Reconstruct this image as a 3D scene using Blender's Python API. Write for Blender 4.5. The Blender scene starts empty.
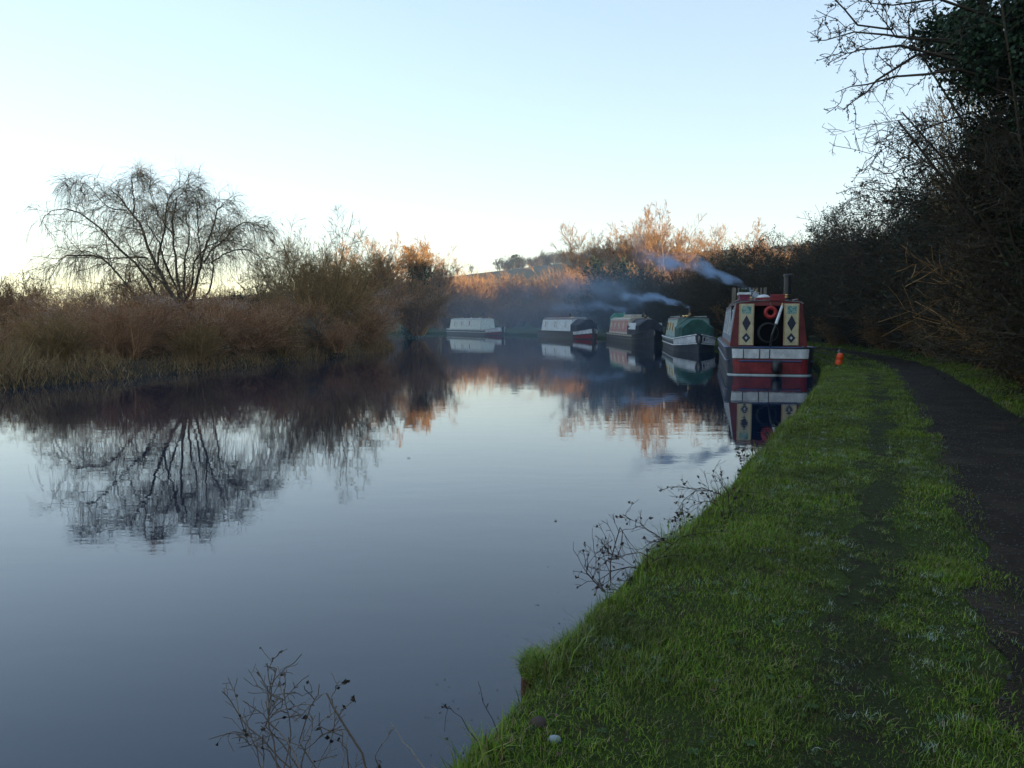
import bpy, math, random
import numpy as np
from mathutils import Vector, Matrix

R = math.radians
scn = bpy.context.scene
col = scn.collection
rng = np.random.default_rng(11)

# ------------------------------------------------------------------ materials
def new_mat(name):
    m = bpy.data.materials.new(name); m.use_nodes = True
    nt = m.node_tree; b = nt.nodes['Principled BSDF']
    return m, nt, b

def ramp(nt, fac, stops):
    r = nt.nodes.new('ShaderNodeValToRGB')
    el = r.color_ramp.elements
    while len(el) < len(stops): el.new(0.5)
    for e, (p, c) in zip(el, stops):
        e.position = p; e.color = (*c, 1)
    nt.links.new(fac, r.inputs['Fac'])
    return r.outputs['Color']

def noise(nt, scale, detail=3, coord='Object', rough=.55, vec=None):
    n = nt.nodes.new('ShaderNodeTexNoise'); n.inputs['Scale'].default_value = scale
    n.inputs['Detail'].default_value = detail; n.inputs['Roughness'].default_value = rough
    if vec is None:
        tc = nt.nodes.new('ShaderNodeTexCoord'); vec = tc.outputs[coord]
    nt.links.new(vec, n.inputs['Vector'])
    return n.outputs['Fac']

def mix(nt, fac, a, b, mode='MIX'):
    m = nt.nodes.new('ShaderNodeMix'); m.data_type = 'RGBA'; m.blend_type = mode
    if isinstance(fac, (int, float)): m.inputs['Factor'].default_value = fac
    else: nt.links.new(fac, m.inputs['Factor'])
    for k, v in (('A', a), ('B', b)):
        s = [i for i in m.inputs if i.name == k and i.type == 'RGBA'][0]
        if isinstance(v, tuple): s.default_value = (*v, 1)
        else: nt.links.new(v, s)
    return [o for o in m.outputs if o.type == 'RGBA'][0]

def mrange(nt, v, a, b, c=0., d=1.):
    n = nt.nodes.new('ShaderNodeMapRange'); n.inputs[1].default_value = a; n.inputs[2].default_value = b
    n.inputs[3].default_value = c; n.inputs[4].default_value = d
    nt.links.new(v, n.inputs[0]); return n.outputs[0]

def bump(nt, b, h, strength=.3, dist=.02):
    n = nt.nodes.new('ShaderNodeBump'); n.inputs['Strength'].default_value = strength
    n.inputs['Distance'].default_value = dist
    nt.links.new(h, n.inputs['Height']); nt.links.new(n.outputs['Normal'], b.inputs['Normal'])

def paint(name, c, rough=.45, wear=.35, scale=4., metal=0.):
    """weathered paint: base colour with broad fading and fine grime"""
    m, nt, b = new_mat(name)
    n1 = noise(nt, scale, 5); n2 = noise(nt, scale*7, 4)
    dk = tuple(x*(1-wear) for x in c); lt = tuple(min(1, x*(1+wear*.35)+.01) for x in c)
    c1 = ramp(nt, n1, [(.3, dk), (.7, lt)])
    c2 = ramp(nt, n2, [(.35, (.55, .52, .48)), (.55, (1, 1, 1))])
    nt.links.new(mix(nt, wear, c1, c2, 'MULTIPLY'), b.inputs['Base Color'])
    nt.links.new(mrange(nt, n2, .3, .7, rough+.12, rough-.08), b.inputs['Roughness'])
    b.inputs['Metallic'].default_value = metal
    bump(nt, b, n2, .12, .01)
    return m

def twigmat(name, stops, rough=.9, z=None):
    """bark / foliage: every twig or leaf takes its own tone out of the ramp"""
    m, nt, b = new_mat(name)
    g = nt.nodes.new('ShaderNodeNewGeometry')
    n = noise(nt, 1.7, 2)
    a = nt.nodes.new('ShaderNodeMath'); a.operation = 'MULTIPLY_ADD'
    nt.links.new(g.outputs['Random Per Island'], a.inputs[0]); a.inputs[1].default_value = .6
    s = nt.nodes.new('ShaderNodeMath'); s.operation = 'MULTIPLY'; nt.links.new(n, s.inputs[0]); s.inputs[1].default_value = .45
    nt.links.new(s.outputs[0], a.inputs[2])
    nt.links.new(ramp(nt, a.outputs[0], stops), b.inputs['Base Color'])
    b.inputs['Roughness'].default_value = rough
    b.inputs['Specular IOR Level'].default_value = .2
    return m

M = {}
M['bark'] = twigmat('bark', [(.2, (.045, .035, .025)), (.8, (.10, .08, .055))])
M['willow_twig'] = twigmat('willow_twig', [(.2, (.10, .074, .042)), (.8, (.24, .175, .095))])
M['red_twig'] = twigmat('red_twig', [(.15, (.18, .085, .04)), (.5, (.34, .17, .08)), (.85, (.52, .33, .18))])
M['olive_twig'] = twigmat('olive_twig', [(.15, (.14, .095, .035)), (.5, (.26, .165, .065)), (.85, (.40, .26, .11))])
M['orange_twig'] = twigmat('orange_twig', [(.15, (.15, .08, .034)), (.5, (.25, .138, .058)), (.85, (.36, .22, .10))])
M['brown_twig'] = twigmat('brown_twig', [(.15, (.16, .09, .038)), (.5, (.27, .15, .063)), (.85, (.38, .23, .10))])
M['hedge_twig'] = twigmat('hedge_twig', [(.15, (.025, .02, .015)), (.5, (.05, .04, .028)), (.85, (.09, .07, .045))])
M['grey_twig'] = twigmat('grey_twig', [(.15, (.09, .08, .06)), (.85, (.20, .18, .14))])
M['ivy'] = twigmat('ivy', [(.15, (.010, .022, .010)), (.5, (.02, .045, .02)), (.9, (.05, .09, .04))], .55)
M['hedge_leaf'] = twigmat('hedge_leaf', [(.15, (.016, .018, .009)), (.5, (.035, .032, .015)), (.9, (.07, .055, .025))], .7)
M['sunglow_leaf'] = twigmat('sunglow_leaf', [(.15, (.25, .12, .02)), (.5, (.45, .24, .04)), (.9, (.55, .35, .08))], .7)  # golden sunlight put into the leaf colour
M['fluff'] = twigmat('fluff', [(.15, (.20, .15, .12)), (.5, (.32, .25, .21)), (.9, (.46, .38, .33))], 1)
M['reed'] = twigmat('reed', [(.1, (.08, .045, .02)), (.35, (.20, .12, .055)), (.60, (.28, .17, .075)), (.66, (.14, .13, .035)), (.72, (.30, .19, .09)), (.95, (.55, .40, .22))])
M['dead_stem'] = twigmat('dead_stem', [(.1, (.09, .065, .05)), (.6, (.17, .13, .10)), (.95, (.30, .25, .20))])
M['seed'] = twigmat('seed', [(.1, (.02, .014, .01)), (.9, (.05, .035, .025))])
M['bramble'] = twigmat('bramble', [(.1, (.035, .022, .02)), (.9, (.09, .06, .05))])
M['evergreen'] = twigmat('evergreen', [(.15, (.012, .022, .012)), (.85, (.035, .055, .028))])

# grass blades: green with straw ones between, hoar frost lying in patches
def grass_material():
    m, nt, b = new_mat('grass_blade')
    g = nt.nodes.new('ShaderNodeNewGeometry')
    tc = nt.nodes.new('ShaderNodeTexCoord')
    base = ramp(nt, g.outputs['Random Per Island'], [(0, (.05, .10, .005)), (.4, (.12, .21, .009)), (.72, (.22, .33, .02)), (.82, (.22, .23, .03)), (.9, (.22, .15, .06)), (.97, (.34, .26, .13))])
    patch = noise(nt, 1.6, 4)
    base = mix(nt, mrange(nt, patch, .46, .66, 0, .8), base, (.075, .085, .015))
    fr = noise(nt, 8.5, 6, rough=.8)
    f1 = mix(nt, 1., mrange(nt, fr, .55, .64), mrange(nt, noise(nt, .9, 3), .46, .56), 'MULTIPLY')
    uv = nt.nodes.new('ShaderNodeMath'); uv.operation = 'MULTIPLY'
    nt.links.new(f1, uv.inputs[0])
    rr = mrange(nt, g.outputs['Random Per Island'], .2, .7, .2, .75); nt.links.new(rr, uv.inputs[1])
    nt.links.new(mix(nt, uv.outputs[0], base, (.55, .62, .66)), b.inputs['Base Color'])
    b.inputs['Roughness'].default_value = .6
    b.inputs['Specular IOR Level'].default_value = .25
    return m
M['grass'] = grass_material()

def soil_material(name, stops, sc=3., bumpd=.03, frost=False):
    m, nt, b = new_mat(name)
    n = noise(nt, sc, 8, rough=.65)
    n2 = noise(nt, sc*14, 5, rough=.7)
    c = ramp(nt, n, stops)
    c = mix(nt, .6, c, ramp(nt, n2, [(.3, (.35, .33, .3)), (.7, (1, 1, 1))]), 'MULTIPLY')
    if frost:
        c = mix(nt, mrange(nt, noise(nt, 9, 6, rough=.8), .64, .72, 0, .5), c, (.5, .55, .6))
    nt.links.new(c, b.inputs['Base Color'])
    b.inputs['Roughness'].default_value = .95
    b.inputs['Specular IOR Level'].default_value = .15
    bump(nt, b, n2, .7, bumpd)
    return m
M['bank_soil'] = soil_material('bank_soil', [(.3, (.03, .045, .008)), (.5, (.05, .075, .012)), (.64, (.05, .045, .018)), (.78, (.028, .022, .014))], 5., .03, True)
M['path'] = soil_material('path', [(.3, (.018, .012, .008)), (.5, (.034, .024, .016)), (.7, (.062, .045, .030))], 2.2, .02)
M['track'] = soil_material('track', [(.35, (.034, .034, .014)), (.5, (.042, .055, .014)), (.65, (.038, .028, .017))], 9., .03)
M['field'] = soil_material('field', [(.3, (.035, .035, .018)), (.5, (.05, .04, .025)), (.7, (.09, .06, .035))], .8, .05)
M['hill'] = soil_material('hill', [(.3, (.026, .036, .02)), (.5, (.036, .046, .022)), (.7, (.05, .05, .03))], .02, .05)
M['earth'] = soil_material('earth', [(.3, (.10, .045, .02)), (.7, (.22, .10, .045))], 30, .01)

# ------------------------------------------------------------------ mesh helpers
def mesh_quads(name, V, F, mat, smooth=False):
    me = bpy.data.meshes.new(name)
    V = np.ascontiguousarray(V.reshape(-1, 3), dtype=np.float32); F = np.ascontiguousarray(F, dtype=np.int32)
    nf, k = F.shape
    me.vertices.add(len(V)); me.vertices.foreach_set('co', V.ravel())
    me.loops.add(nf*k); me.loops.foreach_set('vertex_index', F.ravel())
    me.polygons.add(nf); me.polygons.foreach_set('loop_start', np.arange(nf, dtype=np.int32)*k)
    if smooth: me.polygons.foreach_set('use_smooth', np.ones(nf, dtype=bool))
    me.materials.append(mat); me.update(calc_edges=True)
    return me

def norm(a): return a/np.maximum(np.linalg.norm(a, axis=-1, keepdims=True), 1e-9)

def tube_arrays(P, Rr, sides=3):
    """P (N,K,3), Rr (N,K) -> verts, quads"""
    N, K, _ = P.shape
    d = norm(P[:, -1]-P[:, 0])
    ref = np.where(np.abs(d[:, 2:3]) > .9, np.array([[1., 0, 0]]), np.array([[0, 0, 1.]]))
    u = norm(np.cross(d, ref)); v = np.cross(d, u)
    a = np.arange(sides)*2*np.pi/sides
    off = np.cos(a)[None, :, None]*u[:, None, :] + np.sin(a)[None, :, None]*v[:, None, :]
    V = P[:, :, None, :] + Rr[:, :, None, None]*off[:, None, :, :]
    i = np.arange(N)[:, None, None]*(K*sides); k = np.arange(K-1)[None, :, None]*sides; s = np.arange(sides)[None, None, :]
    s2 = (s+1) % sides
    F = np.stack([i+k+s, i+k+s2, i+k+sides+s2, i+k+sides+s], -1).reshape(-1, 4)
    return V.reshape(-1, 3), F

def join_arrays(parts):
    Vs, Fs, o = [], [], 0
    for V, F in parts:
        Vs.append(V); Fs.append(F+o); o += len(V)
    return np.concatenate(Vs), np.concatenate(Fs)

def leaf_arrays(C, size, r=rng, flat=0.):
    n = len(C)
    a = norm(r.normal(size=(n, 3))); b = norm(np.cross(a, r.normal(size=(n, 3))))
    if flat: a[:, 2] *= (1-flat); b[:, 2] *= (1-flat)
    s = size*r.uniform(.6, 1.3, (n, 1))
    V = np.stack([C-a*s, C-b*s*.6+a*s*.1, C+a*s, C+b*s*.6-a*s*.1], 1)
    return V.reshape(-1, 3), np.arange(n*4).reshape(-1, 4)

def grow(r, P, Rr, n, t=(.3, 1.), ang=(25, 60), lf=.6, K=4, up=.1, wob=.15, rf=.6, tip=.3, droop=0., plan=0., lmin=0.):
    N, Kp, _ = P.shape
    seg = np.linalg.norm(np.diff(P, axis=1), axis=2).sum(1)
    idx = np.repeat(np.arange(N), n); m = len(idx)
    tt = r.uniform(t[0], t[1], m)
    x = tt*(Kp-1); i0 = np.minimum(x.astype(int), Kp-2); f = (x-i0)[:, None]
    p0 = P[idx, i0]; p1 = P[idx, i0+1]; pos = p0*(1-f)+p1*f; tan = norm(p1-p0)
    rad = (Rr[idx, i0]*(1-f[:, 0])+Rr[idx, i0+1]*f[:, 0])
    pr = norm(np.cross(tan, r.normal(size=(m, 3))))
    if plan: pr[:, 2] *= (1-plan); pr = norm(pr)
    a = np.radians(r.uniform(ang[0], ang[1], m))[:, None]
    d = np.cos(a)*tan+np.sin(a)*pr
    L = np.maximum(seg[idx]*lf*r.uniform(.55, 1.25, m)*(1.15-.6*tt), lmin)
    out = np.zeros((m, K, 3)); out[:, 0] = pos
    p = pos.copy(); st = (L/(K-1))[:, None]
    for k in range(1, K):
        p = p+d*st; out[:, k] = p
        d = d+r.normal(size=(m, 3))*wob; d[:, 2] += up-droop
        d = norm(d)
    r0 = rad*rf
    RR = r0[:, None]*np.linspace(1, tip, K)[None, :]
    return out, RR

def stems(r, n, h, spread, K=6, wob=.08, r0=.03, base=.15, lean=0.):
    a = r.uniform(0, 2*np.pi, n); q = r.uniform(.15, 1, n)**.7
    d = np.stack([np.cos(a)*spread*q, np.sin(a)*spread*q, np.ones(n)], 1); d = norm(d)
    p = np.stack([np.cos(a)*base*q, np.sin(a)*base*q, np.full(n, -.05)], 1)
    L = h*r.uniform(.6, 1.02, n)/np.maximum(d[:, 2], .35)
    out = np.zeros((n, K, 3)); out[:, 0] = p
    for k in range(1, K):
        p = p+d*(L/(K-1))[:, None]; out[:, k] = p
        d = norm(d+r.normal(size=(n, 3))*wob)
    return out, (r0*r.uniform(.6, 1.1, n))[:, None]*np.linspace(1, .25, K)[None, :]

def link(name, me, parent=None, loc=None, rot=None, scale=None):
    o = bpy.data.objects.new(name, me); col.objects.link(o)
    if parent is not None: o.parent = parent
    if loc is not None: o.location = loc
    if rot is not None: o.rotation_euler = rot
    if scale is not None: o.scale = scale
    return o

def tag(o, label=None, cat=None, group=None, kind=None):
    if label: o['label'] = label
    if cat: o['category'] = cat
    if group: o['group'] = group
    if kind: o['kind'] = kind
    return o

def empty(name, loc=(0, 0, 0), rz=0., label=None, cat=None, group=None, scale=1.):
    o = bpy.data.objects.new(name, None); col.objects.link(o)
    o.location = loc; o.rotation_euler = (0, 0, rz)
    o.scale = (scale,)*3 if isinstance(scale, (int, float)) else scale
    o.empty_display_size = .2
    return tag(o, label, cat, group)

class MB:
    """collects faces for one mesh"""
    def __init__(s): s.v = []; s.f = []
    def add(s, v, f):
        o = len(s.v); s.v += [tuple(x) for x in v]; s.f += [tuple(i+o for i in q) for q in f]; return s
    def box(s, x0, x1, y0, y1, z0, z1):
        return s.add([(x0,y0,z0),(x1,y0,z0),(x1,y1,z0),(x0,y1,z0),(x0,y0,z1),(x1,y0,z1),(x1,y1,z1),(x0,y1,z1)],
                     [(0,3,2,1),(4,5,6,7),(0,1,5,4),(1,2,6,5),(2,3,7,6),(3,0,4,7)])
    def loft(s, rings, close=True, caps=True):
        n = len(rings[0]); v = [p for r_ in rings for p in r_]; f = []
        for i in range(len(rings)-1):
            for j in range(n if close else n-1):
                k = (j+1) % n
                f.append((i*n+j, i*n+k, (i+1)*n+k, (i+1)*n+j))
        if caps:
            f.append(tuple(range(n-1, -1, -1))); f.append(tuple(range((len(rings)-1)*n, len(rings)*n)))
        return s.add(v, f)
    def tube(s, pts, r, n=8):
        pts = [Vector(p) for p in pts]; rings = []
        rr = r if isinstance(r, (list, tuple)) else [r]*len(pts)
        for i, p in enumerate(pts):
            d = (pts[min(i+1, len(pts)-1)]-pts[max(i-1, 0)]).normalized()
            ref = Vector((0, 0, 1)) if abs(d.z) < .9 else Vector((1, 0, 0))
            u = d.cross(ref).normalized(); w = d.cross(u)
            rings.append([p+(u*math.cos(a)+w*math.sin(a))*rr[i] for a in [2*math.pi*k/n for k in range(n)]])
        return s.loft(rings)
    def lathe(s, prof, n=16, c=(0, 0, 0)):
        rings = [[(c[0]+r_*math.cos(a), c[1]+r_*math.sin(a), c[2]+z) for a in [2*math.pi*k/n for k in range(n)]] for r_, z in prof]
        return s.loft(rings)
    def build(s, name, mat, parent=None, bevel=0., smooth=False, **k):
        me = bpy.data.meshes.new(name); me.from_pydata(s.v, [], s.f); me.materials.append(mat)
        if smooth: me.shade_smooth()
        me.update()
        o = link(name, me, parent, **k)
        if bevel:
            b = o.modifiers.new('bevel', 'BEVEL'); b.width = bevel; b.segments = 2; b.limit_method = 'ANGLE'
        return o

# ------------------------------------------------------------------ canal bank line and terrain
BANK = [(-19,-42),(-10,-22),(-4.6,-9),(-2.2,-3),(-1.0,.1),(-.55,1.75),(-.27,2.32),(-.12,2.62),(.03,2.95),(.04,3.2),(.32,3.7),(.70,4.53),(1.09,5.22),(1.73,6.56),
        (3.12,9.6),(4.8,13.26),(6.74,17.75),(9.0,23.2),(10.9,29.5),(12.2,37.5),(12.2,45),(11.4,53),(10.2,64),(8.6,70.5),(6.6,77),(3.2,84),(-.4,90),
        (-4,95),(-8,98),(-14,99.5),(-40,102),(-110,108),(-330,125),(-690,150)]
LEFTB = [(-20,-60),(-17,-35),(-14,-8),(-12.6,8),(-11.9,18.2),(-11.2,21),(-10.4,24),(-9.2,28),(-8.1,33),(-7.2,37),(-6.7,41),(-6.9,45),(-7.8,49),(-10,55),
         (-15,62),(-28,68),(-60,74),(-140,82),(-330,95),(-690,118)]
def catmull(pts, step):
    P = np.array(pts, float); out = []
    for i in range(len(P)-1):
        p0 = P[max(i-1, 0)]; p1 = P[i]; p2 = P[i+1]; p3 = P[min(i+2, len(P)-1)]
        n = max(2, int(np.linalg.norm(p2-p1)/step((p1+p2)/2)))
        for t in np.arange(n)/n:
            m1 = (p2-p0)/2*min(1, 2*np.linalg.norm(p2-p1)/max(np.linalg.norm(p2-p0), 1e-6)); m2 = (p3-p1)/2*min(1, 2*np.linalg.norm(p2-p1)/max(np.linalg.norm(p3-p1), 1e-6))
            out.append((2*t**3-3*t**2+1)*p1+(t**3-2*t**2+t)*m1+(-2*t**3+3*t**2)*p2+(t**3-t**2)*m2)
    out.append(P[-1]); return np.array(out)
def stp(p):
    d = np.hypot(*p); return .06 if d < 7 else .15 if d < 15 else .5 if d < 45 else 1.2 if d < 110 else 8
bank = catmull(BANK, stp); leftb = catmull(LEFTB, lambda p: .4 if np.hypot(*p) < 60 else 3 if np.hypot(*p) < 120 else 12)
def smooth_normals(c, w=9):
    t = np.gradient(c, axis=0); t = norm(t)
    ker = np.ones(w)/w
    t = norm(np.stack([np.convolve(np.pad(t[:, k], w//2, 'edge'), ker, 'valid') for k in (0, 1)], 1))
    return np.stack([t[:, 1], -t[:, 0]], 1)
bn = smooth_normals(bank, 31)
def sstep(x): x = np.clip(x, 0, 1); return x*x*(3-2*x)
def wav(x, y): return np.sin(x*1.7+y*.9)*.5+np.sin(x*.63-y*1.31+2)*.3+np.sin(x*3.9+y*3.1+1)*.2
def land_z(o, x, y):
    """height of the towpath side at distance o from the water's edge"""
    o = np.asarray(o, float)
    prof = np.interp(o, [-.9, -.25, -.04, 0, .03, .09, .2, .5, 1., 1.7, 2.3, 2.95, 3.4, 4.5, 6.5], [-.8, -.5, -.12, .02, .14, .22, .265, .29, .30, .285, .27, .285, .33, .42, .6])
    w = 1-sstep((y-42)/36)
    return prof + sstep((o-8)/75)*(17.0*w+1.5*(1-w)) + np.where(o > .15, wav(x*1.3, y*1.3)*.018, 0) + np.where(o > 6, wav(x*.2, y*.2)*.15, 0)  # unseen rise behind the hedge, shaped to keep low sun off canal and bank
def near_bank(x, y):
    d = np.hypot(bank[:, 0]-x, bank[:, 1]-y); i = int(np.argmin(d))
    s = (x-bank[i, 0])*bn[i, 0]+(y-bank[i, 1])*bn[i, 1]
    return (d[i] if s > 0 else -d[i]), i
def gz(x, y):
    o, i = near_bank(x, y); return float(land_z(max(o, .2), x, y))
OFFS = np.array([-.9, -.25, -.04, 0, .03, .09, .2, .35, .55, .8, 1.1, 1.4, 1.7, 2.1, 2.5, 2.95, 3.4, 4.2, 5.5, 8, 12, 18, 26, 38, 55, 80, 120, 220, 420, 640])
edge_j = np.array([wav(i*.19, 3.)*.045+math.sin(i*1.3)*.012 for i in range(len(bank))])*np.clip(np.interp(np.arange(len(bank)), [0, 1], [1, 1]), 0, 1)
def strip(name, base, nrm, offs, zf, mat, jit=None, zoff=0.):
    S = len(base); K = len(offs)
    o = np.broadcast_to(offs[None, :], (S, K)).copy()
    if jit is not None: o = o+jit
    X = base[:, None, 0]+nrm[:, None, 0]*o; Y = base[:, None, 1]+nrm[:, None, 1]*o
    Z = zf(np.broadcast_to(offs[None, :], (S, K)), X, Y)+zoff
    V = np.stack([X, Y, Z], -1)
    i = np.arange(S-1)[:, None]*K; k = np.arange(K-1)[None, :]
    F = np.stack([i+k, i+k+1, i+K+k+1, i+K+k], -1).reshape(-1, 4)[:, ::-1]
    return link(name, mesh_quads(name, V, F, mat, True))
jit = edge_j[:, None]*np.clip(1-np.abs(OFFS)/1.2, 0, 1)[None, :]
tag(strip('ground', bank, bn, OFFS, land_z, M['bank_soil'], jit), kind='structure')
pj = np.stack([wav(bank[:, 0]*2.1, bank[:, 1]*2.1)*.09-.02, np.zeros(len(bank)), np.zeros(len(bank)), wav(bank[:, 0]*1.7+5, bank[:, 1]*1.7)*.1], 1)
tag(strip('path', bank, bn, np.array([1.74, 2.1, 2.5, 2.86]), land_z, M['path'], pj, .006), kind='structure')

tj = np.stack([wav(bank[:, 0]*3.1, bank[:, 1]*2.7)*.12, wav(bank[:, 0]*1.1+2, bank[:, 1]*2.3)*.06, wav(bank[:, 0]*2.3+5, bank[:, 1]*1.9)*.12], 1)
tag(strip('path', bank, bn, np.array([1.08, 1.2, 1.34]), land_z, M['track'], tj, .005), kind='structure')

# left bank: loft from the waterline to a distant inland line
def left_ground():
    S = len(leftb); fr = np.concatenate([[0], np.cumsum(np.linalg.norm(np.diff(leftb, axis=0), axis=1))]); fr /= fr[-1]
    inn = np.stack([np.interp(fr, [0, .06, .1, 1], [-690, -690, -690, -690]), np.interp(np.arange(S)/S, [0, 1], [-60, 100])], 1)
    dirv = norm(inn-leftb); dist = np.linalg.norm(inn-leftb, axis=1)
    d = np.array([-.8, -.1, .05, .25, .6, 1.2, 2.5, 5, 10, 20, 50, 120, 300, 690]); zz = np.array([-.7, -.15, .05, .2, .3, .38, .42, .5, .55, .6, .8, 1.5, 3, 5])
    X = []; 
    for k, dd in enumerate(d):
        q = np.minimum(dd, dist*.999*(k+1)/len(d) if k > 8 else dist*.5)
        p = leftb+dirv*q[:, None]
        X.append(np.stack([p[:, 0], p[:, 1], zz[k]+(wav(p[:, 0]*.7, p[:, 1]*.7)*.06 if k > 3 else 0*p[:, 0])], 1))
    V = np.stack(X, 1); K = len(d)
    i = np.arange(S-1)[:, None]*K; k = np.arange(K-1)[None, :]
    F = np.stack([i+k, i+k+1, i+K+k+1, i+K+k], -1).reshape(-1, 4)
    return link('ground', mesh_quads('ground', V, F, M['field'], True))
tag(left_ground(), kind='structure')

# water
def water_material():
    m, nt, b = new_mat('canal_water')
    b.inputs['Base Color'].default_value = (.003, .013, .034, 1)
    b.inputs['Roughness'].default_value = .015
    b.inputs['IOR'].default_value = 1.5
    tc = nt.nodes.new('ShaderNodeTexCoord'); mp = nt.nodes.new('ShaderNodeMapping')
    nt.links.new(tc.outputs['Object'], mp.inputs['Vector']); mp.inputs['Scale'].default_value = (.55, 1.3, 1)
    n1 = noise(nt, 2.2, 3, vec=mp.outputs[0])
    n2 = noise(nt, .18, 2, vec=mp.outputs[0])
    a = nt.nodes.new('ShaderNodeMath'); a.operation = 'MULTIPLY'
    nt.links.new(n1, a.inputs[0]); nt.links.new(mrange(nt, n2, .4, .7, .35, 1.), a.inputs[1])
    bump(nt, b, a.outputs[0], .13, .02)
    return m
wm = MB().add([(-690, -60, 0), (60, -60, 0), (60, 160, 0), (-690, 160, 0)], [(0, 1, 2, 3)]).build('water', water_material()); tag(wm, kind='structure')

# hill behind the canal
def hill():
    xs = np.linspace(-560, 690, 90); ys = np.linspace(170, 690, 40)
    X, Y = np.meshgrid(xs, ys, indexing='ij')
    prof = np.interp(xs, [-560, -200, -60, -20, 0, 60, 140, 260, 690], [2, 7, 20.5, 25, 27, 34, 40, 46, 50])
    Z = prof[:, None]*sstep((Y-190)/230)+wav(X*.02, Y*.02)*.8+.3
    V = np.stack([X, Y, Z], -1); K = len(ys)
    i = np.arange(len(xs)-1)[:, None]*K; k = np.arange(K-1)[None, :]
    F = np.stack([i+k, i+K+k, i+K+k+1, i+k+1], -1).reshape(-1, 4)
    return link('hill', mesh_quads('hill', V, F, M['hill'], True))
tag(hill(), kind='structure')
def hill_z(x, y):
    return float(np.interp(x, [-560, -200, -60, -20, 0, 60, 140, 260, 690], [2, 7, 20.5, 25, 27, 34, 40, 46, 50])*sstep((y-190)/230)+wav(x*.02, y*.02)*.8+.3)

def simple(name, c, rough=.3, spec=.5, metal=0.):
    m, nt, b = new_mat(name); b.inputs['Base Color'].default_value = (*c, 1); b.inputs['Roughness'].default_value = rough
    b.inputs['Specular IOR Level'].default_value = spec; b.inputs['Metallic'].default_value = metal; return m
M['glass'] = simple('window_glass', (.012, .015, .018), .12, .35)
M['brass'] = simple('brass', (.6, .42, .16), .28, .5, 1.)
M['steel'] = simple('steel', (.55, .56, .58), .35, .5, 1.)
M['rope'] = paint('rope', (.20, .18, .15), .9, .4, 30)
M['darkin'] = simple('dark_interior', (.012, .011, .012), .8, .2)
M['bark2'] = paint('log_wood', (.16, .08, .06), .9, .3, 9)

# ------------------------------------------------------------------ vegetation kinds
# every kind is a list of (part name, mesh) pairs; plant() links them under an Empty
KIND = {}
M['pale_bark'] = twigmat('pale_bark', [(.2, (.14, .10, .07)), (.8, (.26, .19, .12))])
def tubes_mesh(name, sets, mat, sides=3):
    V, F = join_arrays([tube_arrays(P, r_, sides) for P, r_ in sets]); return mesh_quads(name, V, F, mat)

def shrub_kind(key, seed, mat, n=26, h=1., spread=.55, t1=9, t2=7, tw=.006, fluff=0, leaf=None, nleaf=0, lsize=.03, up=.08, trunkmat=None, flatness=0, wob=.12, t3=0, lf=.55):
    r = np.random.default_rng(seed)
    P0, R0 = stems(r, n, h, spread, r0=tw*3.2, base=.12*h, wob=wob)
    P1, R1 = grow(r, P0, R0, t1, (.12, 1), (20, 60), lf, 4, up, .16, .6)
    P2, R2 = grow(r, P1, R1, t2, (.15, 1), (20, 65), .6, 3, up, .2, .7, .4)
    R2 = np.maximum(R2, tw*.45)
    sets = [(P1, R1), (P2, R2)]
    if t3:
        P3, R3 = grow(r, P2, R2, t3, (.2, 1), (20, 65), .65, 3, up, .2, .8, .5); R3 = np.maximum(R3, tw*.4); sets.append((P3, R3)); P2 = P3
    parts = [('stem', tubes_mesh(key+'_stem', [(P0, R0)], trunkmat or mat, 4))]
    parts.append(('crown', tubes_mesh(key+'_crown', sets, mat)))
    if nleaf:
        C = P2.reshape(-1, 3); C = C[r.integers(0, len(C), nleaf)]+r.normal(size=(nleaf, 3))*.010*h
        V, F = leaf_arrays(C, lsize, r); parts.append(('foliage', mesh_quads(key+'_foliage', V, F, M[leaf])))
    if fluff:
        C = P2[:, -1]; C = C[C[:, 2] > h*.62]
        hub = C[r.integers(0, len(C), 26)]
        C = hub[r.integers(0, len(hub), fluff)]+r.normal(size=(fluff, 3))*np.array([.10, .10, .055])*h
        V, F = leaf_arrays(C, .0085*h, r); parts.append(('seed_heads', mesh_quads(key+'_seed', V, F, M['fluff'])))
    KIND[key] = parts

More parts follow.
